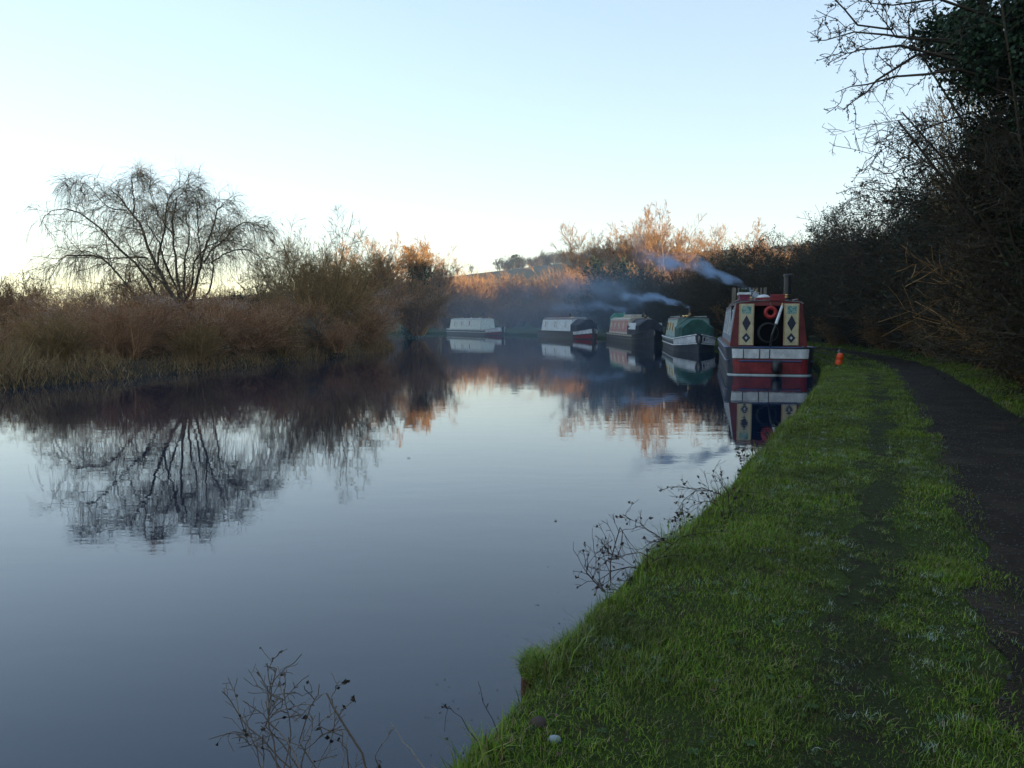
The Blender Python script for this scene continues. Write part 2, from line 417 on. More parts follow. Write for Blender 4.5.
def tree_kind(key, seed, h=12., mat='orange_twig', bark='bark', r0=.22, fork=.22, nl=9, n2=8, n3=7, n4=5, ang=(12, 38), up=.10, tw=.014, droop=0, ivy=0, lf=.75, trunk_n=1, leaf=None, nleaf=0, lsize=.1):
    r = np.random.default_rng(seed)
    P0, R0 = stems(r, trunk_n, h*.72, .10 if trunk_n == 1 else .35, K=8, r0=r0, base=.02*h if trunk_n > 1 else .01, wob=.04)
    P1, R1 = grow(r, P0, R0, nl, (fork, 1), ang, lf, 6, up, .07, .55, .3)
    P2, R2 = grow(r, P1, R1, n2, (.2, 1), (20, 50), .5, 5, up, .1, .5, .35)
    P3, R3 = grow(r, P2, R2, n3, (.2, 1), (20, 55), .5, 4, up-droop*.3, .14, .6, .4)
    P4, R4 = grow(r, P3, R3, n4, (.2, 1), (20, 55), .6, 3, up-droop, .16, .7, .5)
    R3 = np.maximum(R3, tw*.8); R4 = np.maximum(R4, tw*.55); R2 = np.maximum(R2, tw)
    top = max(P.reshape(-1, 3)[:, 2].max() for P in (P1, P2, P3, P4)); s = h/top
    for P in (P0, P1, P2, P3, P4): P *= s
    parts = [('trunk', tubes_mesh(key+'_trunk', [(P0, R0), (P1, R1)], M[bark], 6)),
             ('crown', tubes_mesh(key+'_crown', [(P2, R2), (P3, R3), (P4, R4)], M[mat]))]
    if ivy:
        C = np.concatenate([P0.reshape(-1, 3).repeat(12, 0), P1[:, :4].reshape(-1, 3)]); C = C[C[:, 2] < h*.72]
        C = C[r.integers(0, len(C), ivy)]+r.normal(size=(ivy, 3))*np.array([.5, .5, .55])*h/10
        V, F = leaf_arrays(C, h*.012, r); parts.append(('ivy', mesh_quads(key+'_ivy', V, F, M['ivy'])))
    if nleaf:
        C = np.concatenate([P4.reshape(-1, 3), P3.reshape(-1, 3)]); C = C[r.integers(0, len(C), nleaf)]+r.normal(size=(nleaf, 3))*.12
        V, F = leaf_arrays(C, lsize, r); parts.append(('foliage', mesh_quads(key+'_foliage', V, F, M[leaf])))
    KIND[key] = parts

def plant(key, name, x, y, z, s, label, cat, group=None, rz=None, sz=None):
    e = empty(name, (x, y, z), rng.uniform(0, 6.28) if rz is None else rz, label, cat, group, (s, s, sz if sz else s))
    for pn, me in KIND[key]: link(pn, me, e)
    return e

shrub_kind('rs1', 1, M['red_twig'], n=30, h=1, spread=.6, t1=9, t2=8, tw=.0055, fluff=0)
shrub_kind('rs2', 2, M['red_twig'], n=30, h=1, spread=.75, t1=9, t2=8, tw=.0055, fluff=2600)
shrub_kind('rs3', 3, M['olive_twig'], n=34, h=1, spread=.5, t1=9, t2=8, tw=.005)
shrub_kind('rs4', 4, M['red_twig'], n=26, h=1, spread=.9, t1=10, t2=8, tw=.0055, fluff=4200, up=.0)
shrub_kind('sal', 5, M['olive_twig'], n=30, h=1, spread=.75, t1=9, t2=7, tw=.0035, up=.12, t3=3, lf=.5)
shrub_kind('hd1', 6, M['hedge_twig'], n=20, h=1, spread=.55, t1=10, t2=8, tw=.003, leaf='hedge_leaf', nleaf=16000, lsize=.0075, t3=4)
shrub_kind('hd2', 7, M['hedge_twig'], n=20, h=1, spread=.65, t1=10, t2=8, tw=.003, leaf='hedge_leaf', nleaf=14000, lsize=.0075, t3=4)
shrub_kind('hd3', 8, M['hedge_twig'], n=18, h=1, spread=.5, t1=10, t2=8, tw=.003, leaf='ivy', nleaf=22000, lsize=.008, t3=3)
shrub_kind('ob1', 9, M['orange_twig'], n=26, h=1, spread=.55, t1=9, t2=8, tw=.006, up=.12)
shrub_kind('bb1', 10, M['brown_twig'], n=30, h=1, spread=.6, t1=10, t2=8, tw=.0065, up=.06)
shrub_kind('gb1', 12, M['evergreen'], n=26, h=1, spread=.5, t1=9, t2=7, tw=.006, leaf='evergreen', nleaf=9000, lsize=.022)
shrub_kind('gy1', 13, M['grey_twig'], n=12, h=1, spread=.5, t1=8, t2=6, tw=.006, up=.14)
tree_kind('ot1', 21, 15, 'orange_twig', r0=.24, nl=13, ang=(14, 44), trunk_n=3, n2=9, n3=8, n4=6, tw=.016, bark='pale_bark')
tree_kind('ot2', 22, 14, 'orange_twig', r0=.2, nl=11, ang=(12, 38), trunk_n=5, n2=8, n3=7, n4=5, tw=.016, bark='pale_bark')
tree_kind('bt1', 23, 12, 'brown_twig', r0=.2, nl=12, ang=(18, 45), trunk_n=2, tw=.02)
tree_kind('it1', 24, 10, 'brown_twig', r0=.2, nl=10, ang=(18, 45), trunk_n=2, tw=.018, ivy=5000)
tree_kind('rt1', 25, 9, 'hedge_twig', r0=.28, nl=12, n2=8, n3=6, n4=4, ang=(20, 55), tw=.04)
tree_kind('st1', 26, 8, 'olive_twig', r0=.07, nl=7, n2=6, n3=5, n4=3, ang=(8, 28), trunk_n=6, up=.14, tw=.009)
tree_kind('ev1', 27, 9, 'evergreen', r0=.2, nl=12, n2=8, n3=5, n4=3, ang=(40, 80), up=.02, tw=.02, leaf='evergreen', nleaf=14000, lsize=.16, lf=.4)

# ---- the willow on the left bank, its main limbs after the photograph
def willow():
    r = np.random.default_rng(5)
    px2 = lambda pts: [((20+a/3.938), (150+b/3.938)) for a, b in pts]
    Y0 = 32.; bx, bz = -12.9, .45
    def w(p, dy):
        x, y = p; return np.array([(x-512)/800*(Y0+dy), Y0+dy, 1.6+(320.5-y)/800*(Y0+dy)])
    limbs = [
        ([(640,610),(600,560),(545,450),(515,370),(490,280),(455,235),(430,200),(405,160),(360,130)], .105, -.6),
        ([(545,450),(555,390),(575,330),(585,230),(605,160),(650,125),(700,140)], .07, 1.0),
        ([(455,235),(465,180),(452,120),(452,90),(480,72)], .045, .4),
        ([(430,215),(380,215),(330,190),(270,108),(230,104),(190,130)], .035, -1.),
        ([(630,620),(560,590),(520,520),(460,440),(400,385),(350,320),(280,258),(230,222),(160,203),(95,235),(68,285)], .085, .8),
        ([(620,625),(500,600),(430,540),(395,495),(345,430),(305,392),(240,402),(170,396),(125,430),(96,490),(86,540)], .085, -1.6),
        ([(510,410),(440,408),(380,414),(330,410),(260,380),(220,400),(205,450)], .05, 1.5),
        ([(650,610),(640,550),(622,470),(618,380),(622,290),(618,220),(640,160),(690,130)], .085, .3),
        ([(670,620),(690,570),(712,500),(730,420),(760,330),(790,260),(800,210),(830,190)], .09, -.9),
        ([(735,430),(770,385),(820,335),(870,285),(920,262),(960,275),(1000,320)], .06, 1.2),
        ([(675,622),(720,590),(760,540),(775,470),(772,400),(790,350),(840,300)], .065, 2.0),
        ([(770,430),(810,405),(870,372),(930,380),(975,410),(1000,470)], .05, -1.4),
        ([(725,420),(722,340),(722,260),(712,190),(700,130)], .05, .9),
        ([(622,330),(590,280),(560,230),(540,180),(530,130)], .04, -1.8),
        ([(660,600),(650,520),(660,420),(680,330),(670,250),(690,200)], .07, 3.0),
        ([(640,610),(620,540),(580,440),(560,350),(520,290),(500,210)], .07, -3.2),
        ([(640,610),(690,520),(700,420),(750,360),(830,330),(900,340)], .06, -3.4),
        ([(640,610),(590,540),(530,480),(470,430),(420,330),(400,260)], .06, 3.4),
    ]
    K = 14; P, Q = [], []
    for pts, r0, dy in limbs:
        q = px2(pts); n = len(q); a = np.array([w(p, dy*(.15+.85*i/(n-1))) for i, p in enumerate(q)])
        t = np.linspace(0, n-1, K); i0 = np.minimum(t.astype(int), n-2); f = (t-i0)[:, None]
        P.append(a[i0]*(1-f)+a[i0+1]*f); Q.append(r0*.82*np.linspace(1, .2, K))
    P = np.array(P)+r.normal(size=(len(P), K, 3))*.025; Q = np.array(Q)
    base = np.array([bx, Y0, bz])
    P -= base
    tr = MB().tube([(0, 0, -.3), (.02, 0, .3), (0, 0, 1.0), (-.05, 0, 1.9)], [.42, .34, .32, .26], 10)
    e = empty('willow_tree', tuple(base), 0, scale=.95, label='bare weeping willow with arching limbs and thin hanging twigs on the left bank', cat='tree')
    tr.build('trunk', M['bark'], e, smooth=True)
    # each main limb starts in the fork; single tubes with five sides
    P1, R1 = grow(r, P, Q, 15, (.2, 1), (25, 70), .26, 6, .02, .16, .45, .4)
    P2, R2 = grow(r, P1, R1, 6, (.15, 1), (25, 70), .55, 5, -.02, .16, .55, .4)
    P3, R3 = grow(r, P2, R2, 3, (.2, 1), (15, 50), .6, 6, 0, .12, .6, .5, droop=.30, lmin=.7)
    P4, R4 = grow(r, P, Q, 46, (.4, 1), (25, 80), .25, 8, 0, .04, .2, .5, droop=.6, lmin=1.7)
    P2b, R2b = grow(r, P1, R1, 4, (.5, 1), (30, 80), .6, 6, 0, .06, .3, .5, droop=.45, lmin=.9)
    link('limbs', tubes_mesh('limbs', [(P, Q)], M['bark'], 5), e)
    link('crown', tubes_mesh('crown', [(P1, np.maximum(R1, .011)), (P2, np.maximum(R2, .007)), (P3, np.full_like(R3, .0044)), (P4, np.full_like(R4, .0046)), (P2b, np.full_like(R2b, .004))], M['willow_twig']), e)
willow()

# ---- left bank: shrubs along the water
# (kind, x, y, height, label)
r0_ = np.random.default_rng(102)
LB = [
 ('rs1', -15.2, 23.0, 2.2, 'reddish brown thicket at the left edge of the photo, behind the reeds'),
 ('rs2', -14.6, 26.5, 2.5, 'reddish thicket with pale seed heads, leftmost of the fluffy-topped ones'),
 ('rs3', -13.2, 23.0, 2.0, 'olive brown bush by the water, near the left edge'),
 ('rs4', -12.6, 26.0, 2.5, 'pale-topped spreading thicket left of the willow stem'),
 ('rs1', -11.8, 24.6, 2.0, 'low reddish thicket by the water, left of the willow stem'),
 ('rs2', -13.6, 30.0, 3.0, 'fluffy-topped thicket behind, below the left willow limbs'),
 ('rs4', -10.9, 27.4, 2.5, 'wide thicket with pale seed heads in front of the willow stem'),
 ('rs1', -12.0, 30.5, 2.7, 'dark red thicket touching the willow stem'),
 ('rs3', -10.2, 26.0, 1.6, 'low olive bush at the water in front of the willow'),
 ('rs1', -9.8, 29.5, 2.4, 'dark red thicket to the right of the willow stem, near the water'),
 ('rs2', -10.6, 32.6, 2.7, 'pale-topped thicket right behind the willow stem'),
 ('rs3', -8.9, 31.0, 1.9, 'olive waterside bush between the willow and the grey bush'),
 ('rs1', -9.9, 35.0, 2.7, 'reddish thicket in front of the cream cottage'),
 ('rs2', -12.2, 36.0, 2.6, 'pale-topped thicket left of the cream cottage'),
 ('rs1', -7.4, 34.2, 1.8, 'low dark red bush under the tall sallow bush, at the water'),
 ('rs2', -15.8, 33.5, 2.7, 'thicket with pale tops beneath the drooping left willow tips'),
 ('rs1', -17.6, 30.0, 2.5, 'reddish thicket at the left edge, second row from the water'),
 ('rs3', -16.6, 37.0, 3.0, 'olive thicket behind the willow on its left'),
 ('rs1', -13.6, 39.5, 2.9, 'dull red thicket far behind the willow'),
 ('gy1', -8.3, 34.6, 2.9, 'bare pale grey bush standing before the tall sallow'),
]
for k, x, y, h, lb in LB:
    hv = r0_.uniform(.78, 1.22); plant(k, 'bush', x, y, .3, h*r0_.uniform(.8, 1.0), lb, 'bush', 'bushes along the left bank', sz=h*.66*hv)
plant('sal', 'sallow_bush', -9.3, 38.5, .4, 4.1, 'tall dark fan-shaped sallow bush right of the willow', 'bush', sz=5.0)
plant('sal', 'sallow_bush', -11.2, 42.5, .4, 3.6, 'thin tall sallow behind, between the willow and the big fan-shaped one', 'bush', sz=4.9)
plant('rs4', 'bush', -7.9, 39.6, .3, 2.7, 'domed thicket with pale fluffy top at the tip of the left bank', 'bush', sz=2.45)
plant('rs4', 'bush', -8.8, 43.0, .3, 2.8, 'second domed pale-topped thicket just behind the tip of the left bank', 'bush', sz=2.5)
plant('rs1', 'bush', -8.2, 46.0, .2, 2.3, 'dull brown bush rounding the far tip of the left bank', 'bush')
# further back on the left
BK = [
 ('bb1', 'round_tree', -34, 55, 4.0, 'small rounded tree at the far left edge, behind the thickets'),
 ('ob1', 'round_tree', -30, 56, 3.4, 'orange-lit bush beside the rounded tree at the left edge'),
 ('st1', 'round_tree', -24.5, 50, .62, 'yellowish round-crowned tree behind the left drooping willow limbs'),
 ('bb1', 'round_tree', -22.5, 51, 4.4, 'brown tree just right of the yellowish round crown'),
 ('bb1', 'round_tree', -21, 60, 3.2, 'low brown tree seen through the middle of the willow'),
 ('bb1', 'round_tree', -17.8, 62, 3.0, 'low brown tree seen through the right half of the willow'),
 ('gb1', 'round_tree', -15.0, 50, 2.9, 'dark evergreen bush right of the cream cottage'),
 ('bb1', 'round_tree', -25.5, 72, 3.8, 'brown bush behind the cream cottage on its left'),
 ('bb1', 'round_tree', -14, 70, 6.0, 'brown tree behind the tall sallow bush'),
 ('ot2', 'bare_tree', -15.0, 78, .62, 'tall thin bare tree whose top shows above the sallow bush'),
 ('ot1', 'bare_tree', -11.6, 66, .55, 'orange-tipped bare tree just right of the sallow bush'),
 ('it1', 'ivy_tree', -9.8, 76, .86, 'ivy-covered tree with dark green head between two orange trees'),
 ('ot2', 'bare_tree', -13.0, 90, .75, 'slender bare tree rising behind the ivy-covered one'),
 ('ot1', 'bare_tree', -7.6, 86, .66, 'rounded orange-brown tree at the right end of the left-hand trees'),
 ('bb1', 'round_tree', -8.4, 72, 4.5, 'dark bush under the ivy-covered tree'),
 ('bb1', 'round_tree', -11.6, 62, 4.0, 'brown bush under the orange-tipped bare tree'),
]
for k, nm, x, y, h, lb in BK:
    plant(k, nm, x, y, .5, h, lb, 'tree' if 'tree' in nm else 'bush', 'trees and bushes behind the left bank')
# far bank wood: labels say where it stands; the masses of like bushes share theirs
g1 = 'tall orange-tipped trees behind the moored boats'
for i, (x, y, s, k, lb) in enumerate([
   (12.6, 122, 1.06, 'ot2', 'slim bare orange tree, leftmost of the tall ones above the boats'),
   (16.2, 118, 1.08, 'ot1', 'broad bare orange tree above the red-sided boat'),
   (19.6, 126, 1.1, 'ot2', 'many-stemmed bare tree standing between two broad orange ones'),
   (23.6, 118, 1.09, 'ot1', 'tallest bare orange tree, fan-shaped, above the green-covered boat'),
   (28.2, 128, 1.08, 'ot2', 'bare orange tree right of the tallest one'),
   (33.5, 122, 1.0, 'ot1', 'bare orange tree above the smoke of the nearest boat'),
   (38.5, 118, .92, 'ot2', 'bare orange tree beside the dark hedge, rightmost of the tall ones')]):
    plant(k, 'bare_tree', x, y, .5, s*1.1, lb, 'tree', g1)
r9 = np.random.default_rng(77)
def belt(n, x0, x1, y0, y1, h0, h1, keys, name, label, cat, group, z=None):
    for i in range(n):
        x = x0+(x1-x0)*(i+.5)/n+r9.uniform(-.5, .5)*(x1-x0)/n; y = r9.uniform(y0, y1)
        k = keys[int(r9.integers(len(keys)))]; s = r9.uniform(h0, h1)
        if k in ('ot1', 'ot2', 'bt1', 'it1', 'ev1', 'rt1'): s /= 13.
        plant(k, name, x, y, (z(x, y) if z else gz(x, y))-.05, s, label, cat, group)
belt(16, -13, 42, 104, 110, 3.2, 5.2, ['bb1', 'gb1', 'bb1'], 'bush', 'dark brown bush in the front row behind the moored boats', 'bush', 'front row of bushes behind the boats')
belt(15, -14, 42, 111, 120, 5.6, 8.2, ['bb1', 'ob1', 'ob1'], 'bush', 'orange-brown bush in the second row behind the moored boats', 'bush', 'second row of bushes behind the boats')
belt(13, 13, 46, 124, 142, 9.5, 13, ['bt1', 'ot1', 'ot2'], 'bare_tree', 'bare brown tree filling the wood behind the tall orange ones', 'tree', 'trees in the wood behind the boats')
belt(10, -30, 18, 150, 185, 6, 9.5, ['bb1', 'bb1', 'ob1'], 'bush', 'hazy orange bush at the foot of the hill', 'bush', 'bushes at the foot of the hill', z=lambda x, y: 1.2)
belt(9, 12, 34, 84, 103, 4.5, 7.5, ['bb1', 'gb1', 'hd2'], 'bush', 'dark towpath bush behind the green-covered boat', 'bush', 'bushes beside the towpath beyond the boats')
belt(24, -6, 78, 414, 424, 5.0, 7.5, ['hd1', 'bb1', 'hd2'], 'bush', 'hazy brown scrub bush on the hill crest under the tree row', 'bush', 'scrub along the hill crest', z=lambda x, y: hill_z(x, y)-.5)
# the row on the ridge
for i in range(34):
    x = -8+i*2.3+r9.uniform(-1, 1); y = 415+r9.uniform(-14, 14)
    plant('rt1', 'bare_tree', x, y, hill_z(x, y)-1.2, r9.uniform(.7, 1.02), 'small bare tree in the row along the hill crest', 'tree', 'trees along the crest of the hill')
plant('ev1', 'conifer', 1.0, 405, hill_z(1, 405)-.4, .85, 'dark evergreen standing in the row on the hill crest', 'tree')
for i, (x, s) in enumerate([(-33, .55), (-27, .5), (-20, .6)]):
    plant('rt1', 'bare_tree', x, 400, hill_z(x, 400)-.4, s, 'faint small tree on the open slope left of the crest row', 'tree', 'lone trees on the open slope')
# ---- right: the tall hedge along the towpath
hk = ['hd1', 'hd2', 'hd3', 'hd1']
def along(i0, off):
    return bank[i0]+bn[i0]*off
cum = np.concatenate([[0], np.cumsum(np.linalg.norm(np.diff(bank, axis=0), axis=1))])
i_cam = int(np.argmin(np.abs(bank[:, 1]-0)+(bank[:, 1] > 10)*9)); s0 = cum[i_cam]
def at_s(s, off):
    i = int(np.searchsorted(cum, s0+s)); i = min(max(i, 0), len(bank)-1); p = along(i, off); return float(p[0]), float(p[1])
hedge_s = [-17, -14, -11, -8, -5.2, -2.6, 0, 2.4, 4.8, 7, 9, 11, 13, 15, 17, 19, 21, 23, 25, 27, 29.5, 32, 34.5, 37, 40, 43, 46, 49, 52, 56, 60, 64, 68, 72, 77, 82]  # bushes beside and behind the camera are unseen, added to shade the bank
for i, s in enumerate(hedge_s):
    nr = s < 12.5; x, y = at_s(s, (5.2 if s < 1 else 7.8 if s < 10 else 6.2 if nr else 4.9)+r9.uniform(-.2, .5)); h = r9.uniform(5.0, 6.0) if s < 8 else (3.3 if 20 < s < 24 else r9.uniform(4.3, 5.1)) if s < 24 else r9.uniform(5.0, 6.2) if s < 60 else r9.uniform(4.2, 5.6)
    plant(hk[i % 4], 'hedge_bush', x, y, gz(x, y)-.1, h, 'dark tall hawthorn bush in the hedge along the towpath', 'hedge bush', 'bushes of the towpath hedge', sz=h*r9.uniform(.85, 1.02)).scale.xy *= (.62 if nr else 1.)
for i, s in enumerate(np.arange(13, 60, 2.1)):
    x, y = at_s(s, 4.0+r9.uniform(-.15, .2)); h = r9.uniform(1.6, 2.9)
    plant(['hd2', 'hd1', 'bb1'][i % 3], 'hedge_bush', x, y, gz(x, y)-.1, h, 'low brown bush in front of the towpath hedge', 'hedge bush', 'low bushes at the foot of the hedge')
for i, (s, o, h) in enumerate([(19, 5.6, .9), (21, 4.9, .98), (23.5, 4.8, 1.02), (26, 4.6, 1.0), (13, 6.2, .8), (33, 5.6, .95), (16, 5.8, .85), (24.5, 5.8, 1.04), (28, 5.2, .95)]):
    x, y = at_s(s, o)
    plant('st1', 'bare_tree', x, y, gz(x, y), h, 'slim bare many-stemmed tree rising out of the towpath hedge', 'tree', 'slim trees rising out of the hedge')
for s, o, h in [(16, 11, 4.0), (18.5, 12, 4.4), (14, 12.5, 4.6)]:
    pass

# the ivy-hung tree that reaches over the towpath, top right
def ivy_tree():
    r = np.random.default_rng(31)
    bx, by = 7.7, 10.6; bz = gz(bx, by)-.1
    e = empty('ivy_tree', (bx, by, bz), 0, 'dark ivy-covered tree reaching over the towpath from the hedge, top right', 'tree')
    MB().tube([(0, 0, -.2), (.05, .05, 1.5), (-.05, 0, 3.2), (.1, .05, 5.2), (.0, 0, 7.2)], [.24, .2, .17, .13, .07], 8).build('trunk', M['bark'], e, smooth=True)
    W = lambda px, py, Y: np.array([(px-512)/800*Y-bx, Y-by, 1.6+(320.5-py)/800*Y-bz])
    br = [ [(1000,70,10.4),(940,52,10.2),(905,50,10.0),(875,45,9.8),(845,42,9.6),(820,48,9.5),(801,50,9.4)],
           [(960,70,10.2),(925,62,9.8),(890,55,9.6),(868,56,9.5),(850,58,9.4),(840,64,9.3),(832,62,9.3)],
           [(990,90,10.4),(945,76,10.0),(915,80,9.7),(885,84,9.5),(860,90,9.4),(842,92,9.3),(827,99,9.2)],
           [(940,60,10.0),(905,62,9.8),(885,75,9.6),(868,88,9.5),(855,100,9.4),(845,108,9.3),(837,116,9.3)],
           [(1000,30,10.4),(960,20,10.1),(925,12,9.9),(900,14,9.8),(880,15,9.7),(862,14,9.6),(850,5,9.5)],
           [(945,50,10.1),(900,48,10.0),(885,46,9.9),(875,36,9.8),(865,20,9.8),(855,8,9.7),(845,-8,9.7)],
           [(930,52,10.2),(898,46,10.1),(897,30,10.1),(898,14,10.1),(896,0,10.1),(896,-14,10.1),(897,-30,10.1)],
           [(980,100,10.4),(955,95,10.2),(935,84,10.0),(920,70,9.9),(930,60,9.8),(945,50,9.8),(960,35,9.8)],
           [(1010,150,10.6),(960,120,10.4),(930,128,10.2),(900,140,10.0),(880,150,9.9),(868,158,9.8),(860,170,9.8)],
           [(1010,190,10.7),(970,165,10.5),(935,160,10.4),(905,168,10.2),(885,175,10.1),(870,180,10.0),(850,200,9.9)],
           [(1020,230,11),(980,205,10.8),(945,200,10.6),(915,205,10.4),(890,212,10.2),(868,220,10.1),(850,226,10.0)],
           [(880,40,9.8),(850,35,9.7),(835,20,9.6),(815,5,9.6),(800,-2,9.6),(790,-8,9.6),(780,-12,9.6)]]
    P = np.array([[W(*q) for q in b] for b in br])+r.normal(size=(len(br), 7, 3))*.02
    Q = np.array([[.022]*1])*np.linspace(1, .15, 7)[None, :]*np.ones((len(br), 1)); Q[5:] *= .6
    P1, R1 = grow(r, P, Q, 9, (.1, 1), (30, 75), .2, 5, .03, .22, .5, .35)
    P2, R2 = grow(r, P1, R1, 4, (.1, 1), (30, 75), .4, 4, .02, .25, .6, .4)
    P3, R3 = grow(r, P2, R2, 3, (.1, 1), (30, 75), .4, 3, .02, .25, .6, .5)
    # inner branching of the crown
    A, B = stems(r, 16, 5.6, .5, r0=.05, base=.15)
    A1, B1 = grow(r, A, B, 12, (.5, 1), (40, 85), .3, 6, .0, .12, .5, .3)
    A2, B2 = grow(r, A1, B1, 9, (.1, 1), (30, 70), .45, 5, 0, .16, .5, .4)
    A3, B3 = grow(r, A2, B2, 4, (.1, 1), (30, 70), .5, 4, 0, .18, .6, .4)
    link('branches', tubes_mesh('branches', [(P, Q), (A, B), (A1, B1)], M['bark'], 5), e)
    link('crown', tubes_mesh('crown', [(P1, np.maximum(R1, .005)), (P2, np.maximum(R2, .0035)), (P3, np.maximum(R3, .0028)), (A2, np.maximum(B2, .004)), (A3, np.maximum(B3, .003))], M['hedge_twig']), e)
    # buds and spurs along the reaching twigs
    C = P1.reshape(-1, 3); C = C[r.integers(0, len(C), 900)]+r.normal(size=(900, 3))*.015
    V, F = leaf_arrays(C, .016, r); link('buds', mesh_quads('buds', V, F, M['hedge_twig']), e)
    # ivy mass hanging round the trunk, in lumps
    hubs = []
    for _ in range(230):
        z = r.uniform(1.2, 7.6); w_ = np.interp(z, [0, 1.5, 2.6, 3.6, 4.6, 7.6], [.4, .7, 1.3, 2.1, 2.25, 2.1]); a = r.uniform(0, 6.28); q = r.uniform(.3, 1)**.6
        hubs.append((math.cos(a)*w_*q+.2, math.sin(a)*w_*q, z, r.uniform(.18, .5)))
    hubs = np.array(hubs); n = 280000
    h = hubs[r.integers(0, len(hubs), n)]; dirn = norm(r.normal(size=(n, 3)))
    C = h[:, :3]+dirn*h[:, 3:4]*(r.uniform(.35, 1.1, (n, 1))); C[:, 2] -= r.uniform(0, .35, n)**2
    V, F = leaf_arrays(C, .034, r); link('ivy', mesh_quads('ivy', V, F, M['ivy']), e)
ivy_tree()
# tree beyond the hedge, its sunlit glow put into the leaf colour
gx, gy = 15.4, 20.5
tree_kind('sunglow', 41, 5.2, 'brown_twig', r0=.12, nl=9, n2=7, n3=5, n4=3, ang=(20, 50), tw=.01, leaf='sunglow_leaf', nleaf=16000, lsize=.06)
plant('sunglow', 'sunglow_tree', 17.2, 28.6, gz(17.2, 28.6)-.1, 1.1, 'small tree with sun glow painted into its leaves, glimpsed through the towpath hedge', 'tree')

# ---- reeds and dead growth down to the water on the left, one ground-cover object
def reed_arrays(r, P, h, w, lean=.25, K=4):
    n = len(P); d = norm(np.concatenate([r.normal(size=(n, 2))*lean, np.ones((n, 1))], 1))
    out = np.zeros((n, K, 3)); p = P.copy(); out[:, 0] = p
    for k in range(1, K):
        p = p+d*(h/(K-1))[:, None]; out[:, k] = p; d = norm(d+r.normal(size=(n, 3))*.10+np.array([0, 0, -.06]))
    return tube_arrays(out, w[:, None]*np.linspace(1, .35, K)[None, :], 3)
def left_reeds():
    r = np.random.default_rng(8); n = 15000
    fr = r.uniform(0, 1, n); seg = [i for i in range(len(leftb)) if 8 < leftb[i, 1] < 56 and leftb[i, 0] > -16]
    i = np.array(seg)[(fr*len(seg)).astype(int)]; base = leftb[i]
    dirv = np.stack([-np.ones(n), -.12*np.ones(n)], 1); dirv = norm(dirv)
    off = r.exponential(.9, n)-.15; off = np.minimum(off, 9)
    p = base+dirv*off[:, None]+r.normal(size=(n, 2))*.12
    z = np.interp(off, [-.1, .05, .25, .6, 1.2, 9], [-.15, .05, .2, .3, .38, .5])-.05
    lump = .6+.6*np.clip(np.sin(p[:, 0]*1.9+p[:, 1]*1.3)+np.sin(p[:, 1]*.8+p[:, 0]*.7), -1, 1)*.6
    h = r.uniform(.35, 1.25, n)*np.clip(.45+off*.35, .35, 1)*lump
    V, F = reed_arrays(r, np.concatenate([p, z[:, None]], 1), h, r.uniform(.006, .015, n), .42)
    tag(link('reeds', mesh_quads('reeds', V, F, M['reed'])), 'brown and olive dead reeds and weeds along the left waterline', 'reeds', kind='stuff')
    # short weeds of the field behind
    n = 9000; p = np.stack([r.uniform(-34, -13, n), r.uniform(18, 60, n)], 1)
    V, F = reed_arrays(r, np.concatenate([p, np.full((n, 1), .45)], 1), r.uniform(.2, .7, n), r.uniform(.008, .014, n), .4)
    tag(link('weeds', mesh_quads('weeds', V, F, M['reed'])), 'rough weeds on the ground behind the left thickets', 'weeds', kind='stuff')
left_reeds()

# ---- cream cottage glimpsed on the left
def cottage():
    e = empty('cottage', (-19.2, 62, .7), R(12), 'cream-walled cottage half hidden behind the thickets right of the willow', 'cottage', None, .7)
    m = MB(); m.box(-3.2, 3.2, -2.2, 2.2, 0, 2.7); m.build('wall', paint('cream_wall', (.62, .52, .38), .8, .2), e)
    rf = MB(); rf.loft([[(-3.5, -2.5, 2.65), (-3.5, 2.5, 2.65), (-3.5, 0, 3.7)], [(3.5, -2.5, 2.65), (3.5, 2.5, 2.65), (3.5, 0, 3.7)]])
    ro = rf.build('roof', paint('roof_tile', (.14, .07, .05), .8, .4), e)
    MB().box(1.6, 2.1, -.3, .3, 3.2, 4.3).build('chimney', paint('brick', (.22, .10, .07), .9, .4), ro)
    for x in (-1.9, .3, 1.9):
        w = MB(); w.box(x-.5, x+.5, -2.25, -2.19, .95, 1.05); w.box(x-.5, x+.5, -2.25, -2.19, 1.95, 2.05); w.box(x-.5, x-.42, -2.25, -2.19, 1.053, 1.947); w.box(x+.42, x+.5, -2.25, -2.19, 1.053, 1.947)
        wo = w.build('window', paint('window_white%d' % int(x*10), (.7, .7, .68)), e)
        MB().box(x-.42, x+.42, -2.225, -2.205, 1.05, 1.95).build('pane', M['glass'], wo)
cottage()

